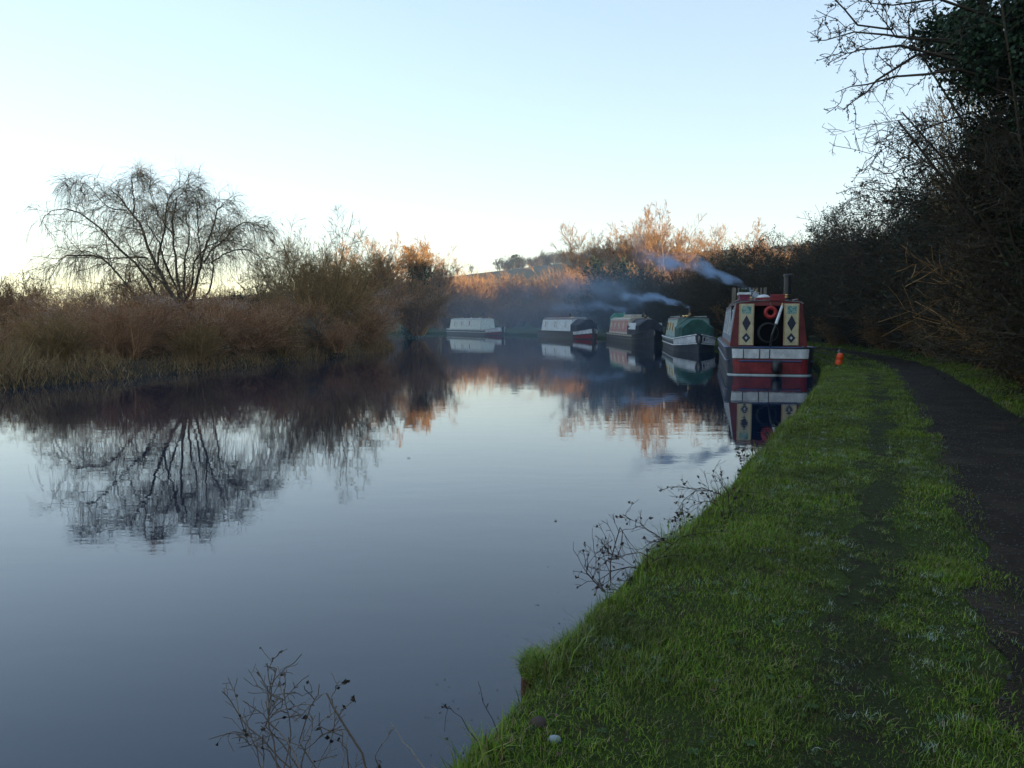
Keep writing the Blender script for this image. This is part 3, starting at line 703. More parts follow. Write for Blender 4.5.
# ------------------------------------------------------------------ narrowboats
class Hull:
    def __init__(s, L, b, g, rc=.35, bowl=2.6, sheer=.30):
        s.L, s.b, s.g, s.rc, s.bowl, s.sheer = L, b, g, rc, bowl, sheer
        s.xs = [0, .012, .05, .11, .2, .35, .8, 1.6]+[1.6+(L-bowl-1.6)*k/6 for k in range(1, 7)]+[L-bowl+bowl*k/12 for k in range(1, 13)]
    def u(s, x): return max(0, (x-(s.L-s.bowl))/s.bowl)
    def half(s, x, f):
        """half beam at length x; f = 0 at the waterline, 1 at the gunwale"""
        hb = s.b-.06*(1-f)
        if x < s.rc: hb -= s.rc*(1-math.sqrt(max(0, 1-((s.rc-x)/s.rc)**2)))
        u = s.u(x)
        return max(.03, hb*(1-u**(2.5*f+1.9*(1-f))))
    def gz(s, x): return s.g+s.sheer*s.u(x)**1.8+.03*max(0, 1-x/1.5)
    def mesh(s):
        m = MB(); rings = []
        for x in s.xs:
            g = s.gz(x); h = [s.half(x, f) for f in (1, .5, 0)]
            rings.append([(x, h[0], g), (x, h[1], g*.5), (x, h[2], 0), (x, h[2]*.92, -.3), (x, -h[2]*.92, -.3), (x, -h[2], 0), (x, -h[1], g*.5), (x, -h[0], g)])
        return m.loft(rings)
    def path(s, f, off, x0, x1, side):
        xs = [x0]+[x for x in s.xs if x0+.01 < x < x1-.01]+[x1]
        return [(x, side*(s.half(x, f)+off), f*s.gz(x)) for x in xs]
    def band(s, m, f0, f1, x0, x1, side, off=.005):
        """painted strip with real thickness just proud of the plating"""
        a0 = s.path(f0, off, x0, x1, side); a1 = s.path(f1, off, x0, x1, side)
        b0 = s.path(f0, -.01, x0, x1, side); b1 = s.path(f1, -.01, x0, x1, side)
        return m.loft([[p, q, q2, p2] for p, q, q2, p2 in zip(a0, a1, b1, b0)])
    def rear(s, m, f0, f1, wrap=.1, off=.006):
        xs = [x for x in s.xs if x <= wrap]
        pts = lambda f, o: [(x-o, s.half(x, f)+o*.5, f*s.gz(x)) for x in xs[::-1]]+[(x-o, -s.half(x, f)-o*.5, f*s.gz(x)) for x in xs]
        a0, a1, b0, b1 = pts(f0, off), pts(f1, off), pts(f0, -.008), pts(f1, -.008)
        return m.loft([[p, q, q2, p2] for p, q, q2, p2 in zip(a0, a1, b1, b0)])

def window_parts(parent, x0, x1, z0, z1, yw, side, lean, mat_f, curtain=None):
    """framed pane lying on the sloping cabin side; yw(z) is the side's half width"""
    def quadbox(m, xa, xb, za, zb, o0, o1):
        v = []
        for o in (o0, o1):
            v += [(xa, side*(yw(za)+o), za), (xb, side*(yw(za)+o), za), (xb, side*(yw(zb)+o), zb), (xa, side*(yw(zb)+o), zb)]
        m.add(v, [(0,1,2,3),(4,7,6,5),(0,4,5,1),(1,5,6,2),(2,6,7,3),(3,7,4,0)])
    t = .045; m = MB()
    quadbox(m, x0, x1, z0, z0+t, .004, .028); quadbox(m, x0, x1, z1-t, z1, .004, .028)
    quadbox(m, x0, x0+t, z0+t, z1-t, .004, .028); quadbox(m, x1-t, x1, z0+t, z1-t, .004, .028)
    w = m.build('window', mat_f, parent)
    p = MB(); quadbox(p, x0+t, x1-t, z0+t, z1-t, .004, .014); p.build('pane', M['glass'], w)
    if curtain:
        for ca, cb in ((x0+t*1.5, x0+t+(x1-x0)*.28), (x1-t-(x1-x0)*.28, x1-t*1.5)):
            c = MB(); quadbox(c, ca, cb, z0+t*1.5, z1-t*1.5, .014, .019); c.build('curtain', curtain, w)

def narrowboat(stern, bow, label, P, b=1.05, g=.62, hc=1.08):
    L = math.hypot(bow[0]-stern[0], bow[1]-stern[1]); rz = math.atan2(bow[1]-stern[1], bow[0]-stern[0])
    e = empty('narrowboat', (stern[0], stern[1], 0), rz, label, 'narrowboat', 'narrowboats moored along the towpath')
    H = Hull(L, b, g, sheer=P.get('sheer', .32)); e_L = L
    H.mesh().build('hull', P['hull'], e)
    rs = MB()
    for side in (1, -1):
        for f in (.5, .98):
            rs.tube([(x, y, z) for x, y, z in H.path(f, .012, .12, L-.1, side)], .028, 5)
    for f in (.5, .98): rs.tube([(-.01, H.half(0, f), f*H.gz(0)), (-.01, -H.half(0, f), f*H.gz(0))], .028, 5)
    rs.build('rubbing_strake', P.get('strake', P['hull']), e)
    if 'gunwale' in P:
        m = MB(); [H.band(m, .80, .955, .4, L-2.3, s) for s in (1, -1)]; m.build('gunwale_band', P['gunwale'], e)
    if 'bow' in P:
        m = MB(); [H.band(m, .56, .93, L-2.2, L-.06, s) for s in (1, -1)]; m.build('bow_band', P['bow'], e)
    if 'bow2' in P:
        m = MB(); [H.band(m, .10, .46, L-2.0, L-.1, s) for s in (1, -1)]; m.build('bow_panel', P['bow2'], e)
    # cabin
    x0, x1 = P.get('cab', (1.1, L-3.6)); wb, wt = b-.13, b-.30; zt = g+hc
    yw = lambda z: wb+(wt-wb)*(z-g)/hc
    prof = [(wb, g-.02), (wt, zt-.05), (wt-.05, zt), (wt*.5, zt+.045), (0, zt+.06), (-wt*.5, zt+.045), (-wt+.05, zt), (-wt, zt-.05), (-wb, g-.02)]
    if P.get('open_stern'):
        m = MB(); m.loft([[(x, y, z) for y, z in prof] for x in (x0, x1)], close=False, caps=False)
        t = .05; prof2 = [(y*(1-t), z-(.04 if z > g+.5 else 0)) for y, z in prof]
        m.loft([[(x, y, z) for y, z in prof2] for x in (x0, x1)], close=False, caps=False)
        hw = P['open_stern']
        for s in (1, -1):        # end wall each side of the doorway
            m.loft([[(x, s*wb, g-.02), (x, s*wt, zt-.05), (x, s*(wt-.05), zt), (x, s*hw, zt+.03), (x, s*hw, g-.02)] for x in (x0-.03, x0+.03)])
        m.box(x0-.025, x0+.025, -hw, hw, zt-.10, zt+.045)
        m.add([(x1, y, z) for y, z in prof], [tuple(range(9))])
        m.build('cabin', P['cabin'], e)
        MB().box(x0+1.6, x0+1.64, -wb+.08, wb-.08, g, zt-.06).build('bulkhead', M['darkin'], e)
    else:
        m = MB().loft([[(x, y, z) for y, z in prof] for x in (x0, x1)]); m.build('cabin', P['cabin'], e, bevel=.015)
    rf = MB(); pr = [(wt+.03, zt-.03), (wt-.03, zt+.02), (wt*.5, zt+.067), (0, zt+.082), (-wt*.5, zt+.067), (-wt+.03, zt+.02), (-wt-.03, zt-.03)]
    rf.loft([[(x, y, z) for y, z in pr]+[(x, y*.97, z-.022) for y, z in pr[::-1]] for x in (x0-.06, x1+.06)]); ro = rf.build('roof', P['roof'], e)
    for s in (1, -1):
        hr = MB().tube([(x0+.3, s*(wt-.1), zt+.055), (x0+.35, s*(wt-.1), zt+.105), (x1-.35, s*(wt-.1), zt+.105), (x1-.3, s*(wt-.1), zt+.055)], .02, 6); hr.build('handrail', P.get('rail', P['cabin']), ro)
    # coloured side panels with windows
    def panel(m, xa, xb, za, zb, s, o=.004):
        v = []
        for oo in (-.006, o): v += [(xa, s*(yw(za)+oo), za), (xb, s*(yw(za)+oo), za), (xb, s*(yw(zb)+oo), zb), (xa, s*(yw(zb)+oo), zb)]
        m.add(v, [(0,1,2,3),(4,7,6,5),(0,4,5,1),(1,5,6,2),(2,6,7,3),(3,7,4,0)])
    if 'panel' in P:
        n = P.get('npanel', 3); w = (x1-x0-.3)/n
        for s in (1, -1):
            for k in range(n):
                m = MB(); panel(m, x0+.15+k*w+.05, x0+.15+(k+1)*w-.05, g+.12, zt-.12, s); m.build('side_panel', P['panel'], e)
    for s in (1, -1):
        for (wx, ww) in P.get('windows', []):
            a = x0+(x1-x0)*wx; window_parts(e, a, a+ww, g+.34, zt-.2, yw, s, 0, P.get('wframe', M['brass']), P.get('curtain'))
    # stern gear
    if not P.get('open_stern'):
        for s in (1, -1): MB().box(x0-.035, x0-.006, s*.02, s*.34, g+.05, zt-.08) if False else None
        MB().box(x0-.04, x0-.008, -.32, .32, g+.02, zt-.1).build('stern_door', P.get('door', P['cabin']), e)
    tl = None if P.get('open_stern') else MB().tube([(-.12, 0, .25), (-.12, 0, g+.25), (-.02, 0, g+.55), (.25, -.03, g+.75)], .025, 8)
    if tl: tl.tube([(.25, -.03, g+.75), (.75, -.12, g+.83)], [.022, .03], 8).build('tiller', M['steel'], e)
    # chimney and vents
    for (cx, cy, ch, *cw) in P.get('chimneys', [(L*.62, .35, .42)]):
        cw = cw[0] if cw else 1.
        c = MB().lathe([(q*cw, z) for q, z in [(.0, 0), (.10, 0), (.10, .06), (.075, .07), (.07, ch-.1), (.085, ch-.09), (.085, ch-.02), (.07, ch), (.05, ch), (.05, ch-.06), (0, ch-.06)]], 14, (cx, cy, zt+.055)); co = c.build('chimney', P.get('chimney_mat', M['black']), ro)
        bb = MB()
        for z in (.12, .19): bb.lathe([(.0, z), (.079*cw, z), (.079*cw, z+.025), (0, z+.025)], 14, (cx, cy, zt+.055))
        bb.build('brass_ring', M['brass'], co)
    for k in range(P.get('vents', 3)):
        vx = x0+(x1-x0)*(.2+.28*k)
        MB().lathe([(0, 0), (.05, 0), (.05, .06), (.11, .065), (.105, .09), (.05, .12), (0, .125)], 12, (vx, 0, zt+.075)).build('mushroom_vent', M['brass'], ro)
    # fore end
    if 'cratch' in P:
        xb = P.get('cratch_end', L-1.25); k0 = zt-.02
        def sect(x, f): 
            h = min(H.half(x, 1)-.05, wb); gg = H.gz(x)
            return [(x, h, gg-.01), (x, h*.9*f+h*.1, gg+(k0-gg)*.55*f), (x, h*.35*f, gg+(k0-gg)*f), (x, 0, gg+(k0-gg)*f+.03), (x, -h*.35*f, gg+(k0-gg)*f), (x, -h*.9*f-h*.1, gg+(k0-gg)*.55*f), (x, -h, gg-.01)]
        m = MB(); xs_ = [x1+.07, x1+.35, (x1+xb)/2, xb-.35, xb]
        rings = []
        for i, x in enumerate(xs_):
            rr = sect(x, [1, .985, .97, .985, .93][i]); sag = [0, -.02, -.035, -.02, 0][i]
            rings.append([(a, y*(1+sag*.6), z+sag*(z > 1)) for a, y, z in rr])
        m.loft(rings); cv = m.build('cratch_cover', P['cratch'], e)
        if 'cratch_window' in P:
            for s in (1, -1):
                xa, xb2 = x1+.45, xb-.45
                q = lambda x, z, o: (x, s*(min(H.half(x, 1)-.05, wb)+o-(z-g)*.14), z)
                v = [q(xa, g+.35, .02), q(xb2, g+.35, .02), q(xb2, g+.8, .02), q(xa, g+.8, .02), q(xa, g+.35, .04), q(xb2, g+.35, .04), q(xb2, g+.8, .04), q(xa, g+.8, .04)]
                MB().add(v, [(0,1,2,3),(4,7,6,5),(0,4,5,1),(1,5,6,2),(2,6,7,3),(3,7,4,0)]).build('cover_window', P['cratch_window'], cv)
    MB().box(L-.75, L-.62, -.09, .09, H.gz(L-.7)-.02, H.gz(L-.7)+.16).box(L-.80, L-.57, -.14, .14, H.gz(L-.7)+.10, H.gz(L-.7)+.14).build('mooring_bollard', M['black'], e)
    fd = MB().tube([(L+.03, 0, H.gz(L)-.12), (L+.10, 0, H.gz(L)-.28), (L+.06, 0, H.gz(L)-.45)], [.03, .06, .04], 8); fd.build('bow_fender', M['rope'], e, smooth=True)
    return e, H, zt, (x0, x1)

M['black'] = paint('black_paint', (.018, .019, .022), .4, .3)
navy = paint('navy_hull', (.016, .024, .040), .5, .35)
black_h = paint('blacked_hull', (.016, .017, .02), .4, .4)
wht = paint('white_paint', (.72, .74, .76), .4, .34)
cream = paint('cream_paint', (.62, .54, .34), .45, .25)
red = paint('red_paint', (.24, .010, .018), .4, .45)
dred = paint('dark_red_paint', (.17, .012, .018), .4, .45)
bluegrey = paint('blue_grey_paint', (.24, .30, .37), .28, .4, 2.)
blue = paint('blue_paint', (.03, .06, .16), .35, .3)
teal = paint('teal_paint', (.17, .30, .28), .45, .3)
green_c = paint('green_canvas', (.008, .075, .058), .75, .4, 2.)
dark_c = paint('navy_canvas', (.02, .028, .045), .75, .35, 2.)
pale = paint('pale_cabin', (.60, .66, .60), .45, .22)
pale2 = paint('off_white_cabin', (.62, .68, .70), .45, .2)
pink = paint('faded_red_panel', (.42, .17, .17), .5, .3)
sand = paint('sand_paint', (.50, .44, .36), .5, .25)
curt = paint('net_curtain', (.8, .78, .72), .8, .1)

# nearest boat, seen from its stern
b1, H1, zt1, cab1 = narrowboat((7.52, 23.3), (10.95, 37.7), 'nearest narrowboat, red and white stern with two cream painted doors standing open', dict(
    hull=navy, strake=blue, gunwale=blue, cabin=dred, roof=paint('grey_roof', (.20, .21, .22), .6, .3), panel=bluegrey, npanel=4, cab=(.85, 11.4), open_stern=.42,
    windows=[(.1, .7), (.3, .7), (.52, .7), (.74, .7)], wframe=wht, chimneys=[(2.0, -.62, .85, 1.5), (4.4, .28, .40)], vents=2, cratch=dark_c), b=1.25, g=.80, hc=1.34)
m = MB(); H1.rear(m, .60, .93, .05); m.build('stern_band', wht, b1)
m = MB(); H1.rear(m, .07, .565, .05); m.build('stern_panel', red, b1)
m = MB(); H1.rear(m, .0, .04, .36, .012); m.build('waterline_stripe', pale2, b1)
for y in (.75, .3, 0.02):
    MB().box(-.022, -.007, y-.012, y+.012, .5, .76).build('scupper_stain', M['black'], b1)
fd = MB().lathe([(0, -.22), (.10, -.2), (.15, -.08), (.15, .08), (.10, .2), (0, .22)], 12, (-.13, -.18, .26)); fd.build('stern_fender', M['rope_dark'] if 'rope_dark' in M else M['black'], b1, smooth=True)
# the two open doors with their painted panels
def door(s):
    x = .85-.055; y0, y1 = s*.43, s*.86; a, b_ = min(y0, y1), max(y0, y1); z0, z1 = .86, 2.10
    d = MB().box(x-.03, x, a, b_, z0, z1).build('door', cream, b1, bevel=.006)
    fr = MB(); xf = x-.036
    fr.box(xf-.004, x-.031, a+.012, a+.03, z0+.02, z1-.02).box(xf-.004, x-.031, b_-.03, b_-.012, z0+.02, z1-.02).build('moulding', paint('gold_line%d' % s, (.5, .33, .12)), d)
    c = (a+b_)/2
    def dia(cy, cz, hw, hh, th, mt, nm):
        MB().add([(x-.031, cy-hw, cz), (x-.031, cy, cz-hh), (x-.031, cy+hw, cz), (x-.031, cy, cz+hh), (x-th, cy-hw, cz), (x-th, cy, cz-hh), (x-th, cy+hw, cz), (x-th, cy, cz+hh)],
                 [(0,1,2,3),(4,7,6,5),(0,4,5,1),(1,5,6,2),(2,6,7,3),(3,7,4,0)]).build(nm, mt, d)
    dia(c, 1.52, .125, .24, .037, blue_d, 'diamond'); dia(c, 1.08, .125, .15, .037, blue_d, 'diamond')
    dia(c, 1.08, .04, .05, .042, wht, 'flower')
    pm, nt, bb = new_mat('castle_picture%d' % s)
    n1 = noise(nt, 22, 3)
    nt.links.new(ramp(nt, n1, [(.35, (.04, .16, .13)), (.5, (.12, .33, .33)), (.6, (.45, .5, .42)), (.7, (.10, .22, .10))]), bb.inputs['Base Color'])
    MB().box(x-.038, x-.031, c-.135, c+.135, 1.80, 2.03).build('painted_picture', pm, d)
blue_d = paint('deep_blue', (.012, .02, .05), .35, .2)
door(1); door(-1)
# sliding hatch
MB().box(.80, 1.75, -.40, .40, zt1+.07, zt1+.14).box(.78, .82, -.44, -.02, zt1+.05, zt1+.24).build('sliding_hatch', red, b1, bevel=.008)
# tiller bar, white with a brass end
tb = MB().tube([(.0, -.30, 2.02), (-.25, -.12, 1.50)], [.035, .042], 10).build('tiller_bar', wht, b1)
MB().tube([(.03, -.32, 2.08), (0, -.30, 2.03)], .03, 8).build('brass_end', M['brass'], tb)
MB().tube([(-.25, -.12, 1.49), (-.27, -.02, 1.2), (-.2, 0, 1.0), (-.06, 0, .9), (.03, 0, .84)], .03, 8).build('rudder_post', M['black'], b1)
ring = lambda R_, r_, c, ax, n=28, k=8: MB().loft([[tuple(np.array(c)+ (R_+r_*math.cos(b2))*(math.cos(a)*ax[0]+math.sin(a)*ax[1])+r_*math.sin(b2)*ax[2]) for b2 in [2*math.pi*j/k for j in range(k)]] for a in [2*math.pi*i/n for i in range(n+1)]], caps=False)
AX = (np.array([0, 1., 0]), np.array([0, 0, 1.]), np.array([1., 0, 0]))
def world1(x, y, z):
    p = Matrix.Rotation(b1.rotation_euler.z, 4, 'Z') @ Vector((x, y, z)); return (p.x+b1.location.x, p.y+b1.location.y, z)
rz1 = b1.rotation_euler.z
lb = empty('lifebuoy', world1(.72, -.04, 1.84), rz1, 'round red lifebuoy hanging at the top of the dark stern doorway', 'lifebuoy')
ring(.14, .06, (0, 0, 0), AX).build('ring', paint('buoy_red', (.38, .015, .012), .45, .2), lb, smooth=True)
MB().tube([(0, 0, .21), (.0, .02, .30)], .012, 6).build('hanging_cord', M['rope'], lb)
hp = empty('coiled_hose', world1(.70, .0, 1.24), rz1, 'thin dark hose coiled in a hoop in the stern doorway of the nearest boat', 'hose')
m = MB()
for k in range(3): 
    rr = ring(.27+.012*k, .009, (0.02*k, .01*k, 0), AX, 32, 6); m.add(rr.v, rr.f)
m.build('hose_loops', simple('hose_grey', (.025, .028, .03), .6), hp, smooth=True)
# things standing on its roof
zr = zt1+.10
def planter(x, y, s, label, c1, c2):
    e = empty('roof_planter', world1(x, y, zr), rz1, label, 'planter', None, s)
    MB().loft([[(-.45, -.13, 0), (.45, -.13, 0), (.45, .13, 0), (-.45, .13, 0)], [(-.5, -.17, .24), (.5, -.17, .24), (.5, .17, .24), (-.5, .17, .24)]]).build('trough', c1, e, bevel=.01)
    MB().box(-.53, .53, -.2, -.17, .2, .27).box(-.53, .53, .17, .2, .2, .27).box(-.53, -.5, -.17, .17, .2, .27).box(.5, .53, -.17, .17, .2, .27).build('rim', c2, e)
    r = np.random.default_rng(int(x*10)); C = r.uniform([-.45, -.15, .24], [.45, .15, .38], (400, 3)); V, F = leaf_arrays(C, .03, r); link('plants', mesh_quads('plants', V, F, M['ivy']), e)
planter(3.2, .62, 1., 'red planter with a white rim on the left edge of the nearest boat roof', paint('planter_red', (.25, .04, .09), .5, .4, 9), wht)
e = empty('water_can', world1(3.6, .22, zr), rz1, 'pale painted water can on the nearest boat roof, above the left door', 'water can')
MB().lathe([(0, 0), (.15, 0), (.16, .06), (.10, .24), (.09, .26), (.12, .30), (0, .31)], 16).build('body', paint('can_grey', (.42, .45, .46), .4, .3, 9), e, smooth=True)
MB().tube([(.12, 0, .12), (.26, 0, .26), (.30, 0, .34)], [.03, .02, .025], 8).build('spout', M['steel'], e)
MB().tube([(-.09, 0, .28), (-.04, 0, .40), (.05, 0, .40), (.1, 0, .29)], .012, 6).build('handle', M['brass'], e)
e = empty('wooden_rack', world1(5.4, .35, zr), rz1, 'slatted wooden rack of kindling on the nearest boat roof', 'rack')
fr = MB(); 
for y in (-.55, .55): fr.box(-.5, .5, y-.02, y+.02, 0, .05).box(-.5, -.46, y-.02, y+.02, .053, .52).box(.46, .5, y-.02, y+.02, .053, .52)
wood = paint('grey_wood', (.20, .17, .13), .8, .4, 6); fr.build('frame', wood, e)
for k in range(9):
    y = -.5+.125*k; MB().box(-.53, -.503, y-.03, y+.03, .03, .5).build('slat', wood, e)
for k in range(3): MB().tube([(-.4+.25*k, -.5, .12+.02*k), (-.35+.25*k, .5, .12)], .05, 8).build('log', M['bark'], e)
e = empty('white_bowl', world1(1.5, .12, zr+.06), rz1, 'upturned white bowl lying on the red hatch of the nearest boat', 'bowl')
MB().lathe([(.20, 0), (.19, .03), (.13, .075), (.05, .095), (0, .1)], 20).build('bowl', wht, e, smooth=True)

# second boat: teal cabin, green cratch cover
b2, H2, zt2, _ = narrowboat((10.5, 50.2), (9.25, 39.6), 'teal-sided narrowboat with a green canvas cover over its bow', dict(
    hull=navy, strake=wht, gunwale=teal, cabin=teal, roof=paint('red_roof', (.20, .10, .10), .6, .3), panel=paint('pale_teal', (.30, .42, .38), .45, .3), npanel=3, windows=[(.08, .7), (.35, .7), (.62, .7)],
    cratch=green_c, cratch_end=9.6, bow=wht, sheer=.28, chimneys=[(8.1, -.2, .55)], vents=2, cab=(1.2, 7.9)), b=1.1, g=.66, hc=1.06)
# third: pinkish red panels, sand cabin, dark bow
b3, H3, zt3, _ = narrowboat((8.75, 66), (9.3, 52.4), 'narrowboat with faded red side panels and dark bow, behind the green-covered one', dict(
    hull=navy, strake=navy, gunwale=sand, cabin=sand, roof=sand, rail=sand, panel=pink, npanel=4, windows=[(.06, .6), (.27, .6), (.5, .6), (.74, .6)], curtain=curt,
    cratch=dark_c, cratch_window=pale2, bow=None, sheer=.40, chimneys=[(9.3, .3, .4)], vents=3, cab=(1.1, 9.0)) | {'bow': navy}, b=1.08, g=.64, hc=1.08)
b4, H4, zt4, _ = narrowboat((3.4, 78.8), (6.95, 67.6), 'white-cabined narrowboat with a dark cover and red and white bow, second from the left', dict(
    hull=navy, strake=navy, cabin=pale2, roof=paint('dull_red_roof', (.17, .08, .09), .6, .3), windows=[(.08, .8), (.42, .8), (.8, .35)], wframe=wht, curtain=curt,
    cratch=dark_c, bow=wht, bow2=red, sheer=.34, chimneys=[(5.4, .3, .4)], cab=(1.1, 8.6)), b=1.08, g=.66, hc=1.08)
b5, H5, zt5, _ = narrowboat((-6.9, 95.0), (-.9, 84.4), 'farthest narrowboat at the left end of the row, pale cabin and white-banded red bow', dict(
    hull=navy, strake=pale, gunwale=pale2, cabin=pale, roof=paint('pale_roof', (.45, .47, .44), .6, .3), windows=[(.12, .6), (.36, .6), (.6, .8)], wframe=wht, curtain=curt, bow=wht, bow2=dred, sheer=.30,
    chimneys=[(7.0, .3, .7), (2.4, .2, .35)], cab=(.9, 8.6)), b=1.08, g=.66, hc=1.08)
def world_of(b, x, y, z):
    p = Matrix.Rotation(b.rotation_euler.z, 4, 'Z') @ Vector((x, y, z)); return (p.x+b.location.x, p.y+b.location.y, z)
# clutter along the fourth boat's roof
for k in range(4):
    e = empty('log_bundle', world_of(b4, 2.2+1.1*k, .1*(-1)**k, zt4+.08), b4.rotation_euler.z+.2*k, 'bundle of cut logs lying on the white-cabined boat roof', 'logs', 'log bundles on the fourth boat roof')
    for q in range(3): MB().tube([(-.35, -.1+.11*q, .06+.05*(q == 1)), (.35, -.1+.11*q, .06+.05*(q == 1))], .06, 7).build('log', M['bark2'], e)
e = empty('roof_box', world_of(b3, 6.2, 0, zt3+.07), b3.rotation_euler.z, 'low sand-coloured box on the roof of the red-panelled boat', 'box')
MB().box(-1.3, 1.3, -.4, .4, 0, .2).build('box_body', sand, e, bevel=.02); MB().box(-1.34, 1.34, -.43, .43, .203, .24).build('lid', wht, e, bevel=.01)
# a green awning standing at the stern of the third boat
e = empty('green_awning', world_of(b3, .2, 0, 0), b3.rotation_euler.z, 'upright green canvas awning at the stern of the red-panelled boat', 'awning')
MB().loft([[(-.1, -.75, .66), (.75, -.75, .66), (.75, .75, .66), (-.1, .75, .66)], [(-.05, -.7, 1.9), (.75, -.7, 1.9), (.75, .7, 1.9), (-.05, .7, 1.9)], [(.05, -.4, 2.2), (.7, -.4, 2.2), (.7, .4, 2.2), (.05, .4, 2.2)]]).build('canvas', paint('green_canvas_pale', (.06, .22, .17), .8, .3), e)
MB().tube([(-.12, .76, .66), (-.07, .71, 1.9), (.05, .42, 2.24)], .03, 6).build('pole', wht, e)

# mooring pins and lines on the near bank
def pin(x, y, label, orange=False):
    z = gz(x, y)
    e = empty('mooring_pin', (x, y, z), 0, label, 'mooring pin')
    MB().tube([(0, 0, -.1), (.02, -.01, .12), (.06, -.02, .26)], .012, 8).build('rod', M['steel'], e)
    if orange:
        mt = paint('orange_plastic', (.95, .10, .012), .4, .12)
        MB().lathe([(0, 0), (.09, .0), (.11, .04), (.105, .13), (.085, .16), (.085, .18), (.105, .21), (.108, .28), (.09, .34), (.05, .37), (0, .38)], 18).build('cover', mt, e, smooth=True, rot=(0, R(11), 0))
    else: MB().tube([(0, 0, .2), (.05, 0, .26), (.1, 0, .24)], .012, 6).build('loop', M['steel'], e)
    return (x, y, z)
p1 = pin(9.55, 23.4, 'bright orange capped mooring pin standing in the grass by the nearest boat', True)
p2 = pin(11.4, 28.0, 'bare steel mooring pin further along beyond the orange one')
def rope(a, b, sag, label):
    a, b = Vector(a), Vector(b); pts = []
    for k in range(13):
        t = k/12; p = a.lerp(b, t); p.z -= sag*4*t*(1-t); pts.append(p)
    m = MB().tube(pts, .014, 6); o = m.build('mooring_rope', M['rope'], None, smooth=True); tag(o, label, 'rope')
rope(world1(.15, -.9, .86), (p1[0]+.02, p1[1], p1[2]+.06), .12, 'mooring rope slack between the nearest boat stern and the orange-capped pin')
rope(world1(3.2, -1.1, .84), (p2[0], p2[1], p2[2]+.12), .10, 'mooring rope from the side of the nearest boat to the bare steel pin')

# ---- chimney smoke: drifting plumes and the mist they feed
def smoke(name, start, end, r0, r1, dens, label, color=(.45, .62, .86), nscale=1.2, thr=.46):
    a, b = Vector(start), Vector(end); d = b-a; Ln = d.length
    q = d.to_track_quat('X', 'Z')
    m = MB(); n = 14; K = 14
    m.loft([[(Ln*i/K, (r0+(r1-r0)*(i/K)**.8)*math.cos(t), (r0+(r1-r0)*(i/K)**.8)*math.sin(t)) for t in [2*math.pi*j/n for j in range(n)]] for i in range(K+1)])
    mt = bpy.data.materials.new(name); mt.use_nodes = True; nt = mt.node_tree; nt.nodes.clear()
    out = nt.nodes.new('ShaderNodeOutputMaterial'); pv = nt.nodes.new('ShaderNodeVolumePrincipled')
    nt.links.new(pv.outputs[0], out.inputs['Volume'])
    pv.inputs['Color'].default_value = (*color, 1); pv.inputs['Anisotropy'].default_value = .1
    tc = nt.nodes.new('ShaderNodeTexCoord'); sp = nt.nodes.new('ShaderNodeSeparateXYZ'); nt.links.new(tc.outputs['Object'], sp.inputs[0])
    def mth(op, x, y=None):
        k = nt.nodes.new('ShaderNodeMath'); k.operation = op
        for i, v in enumerate((x, y)):
            if v is None: continue
            if isinstance(v, (int, float)): k.inputs[i].default_value = v
            else: nt.links.new(v, k.inputs[i])
        return k.outputs[0]
    X, Y, Z = sp.outputs
    wn = nt.nodes.new('ShaderNodeTexNoise'); wn.inputs['Scale'].default_value = 3.2/max(r1*2, .5)*.35; wn.inputs['Detail'].default_value = 2
    cx_ = nt.nodes.new('ShaderNodeCombineXYZ'); nt.links.new(X, cx_.inputs[0]); nt.links.new(cx_.outputs[0], wn.inputs['Vector'])
    sc_ = nt.nodes.new('ShaderNodeSeparateColor'); nt.links.new(wn.outputs['Color'], sc_.inputs[0])
    t = mth('MAXIMUM', mth('DIVIDE', X, Ln), 0.0001)
    rad = mth('ADD', mth('MULTIPLY', mth('POWER', t, .8), r1-r0), r0)
    Y = mth('ADD', Y, mth('MULTIPLY', mth('SUBTRACT', sc_.outputs[0], .5), mth('MULTIPLY', rad, 1.8)))
    Z = mth('ADD', Z, mth('MULTIPLY', mth('SUBTRACT', sc_.outputs[1], .5), mth('MULTIPLY', rad, 2.4)))
    rr = mth('DIVIDE', mth('SQRT', mth('ADD', mth('MULTIPLY', Y, Y), mth('MULTIPLY', Z, Z))), rad)
    fall = mrange(nt, rr, .1, .72, 1., 0.)
    nz = nt.nodes.new('ShaderNodeTexNoise'); nz.inputs['Scale'].default_value = nscale; nz.inputs['Detail'].default_value = 5; nz.inputs['Distortion'].default_value = .6
    mp = nt.nodes.new('ShaderNodeMapping'); mp.inputs['Scale'].default_value = (.6, 1, 1); nt.links.new(tc.outputs['Object'], mp.inputs[0]); nt.links.new(mp.outputs[0], nz.inputs['Vector'])
    nn = mrange(nt, nz.outputs['Fac'], thr, thr+.16, .04, 1.2)
    thin = mrange(nt, t, 0, 1, 1., .05)
    k = mth('DIVIDE', dens*r0, rad)
    endf = mrange(nt, t, .55, 1., 1., 0.)
    den = mth('MULTIPLY', mth('MULTIPLY', mth('MULTIPLY', fall, nn), mth('MULTIPLY', k, mth('ADD', thin, .25))), endf)
    nt.links.new(den, pv.inputs['Density'])
    o = m.build(name, mt, None); o.location = a; o.rotation_mode = 'QUATERNION'; o.rotation_quaternion = q
    tag(o, label, 'smoke', kind='stuff')

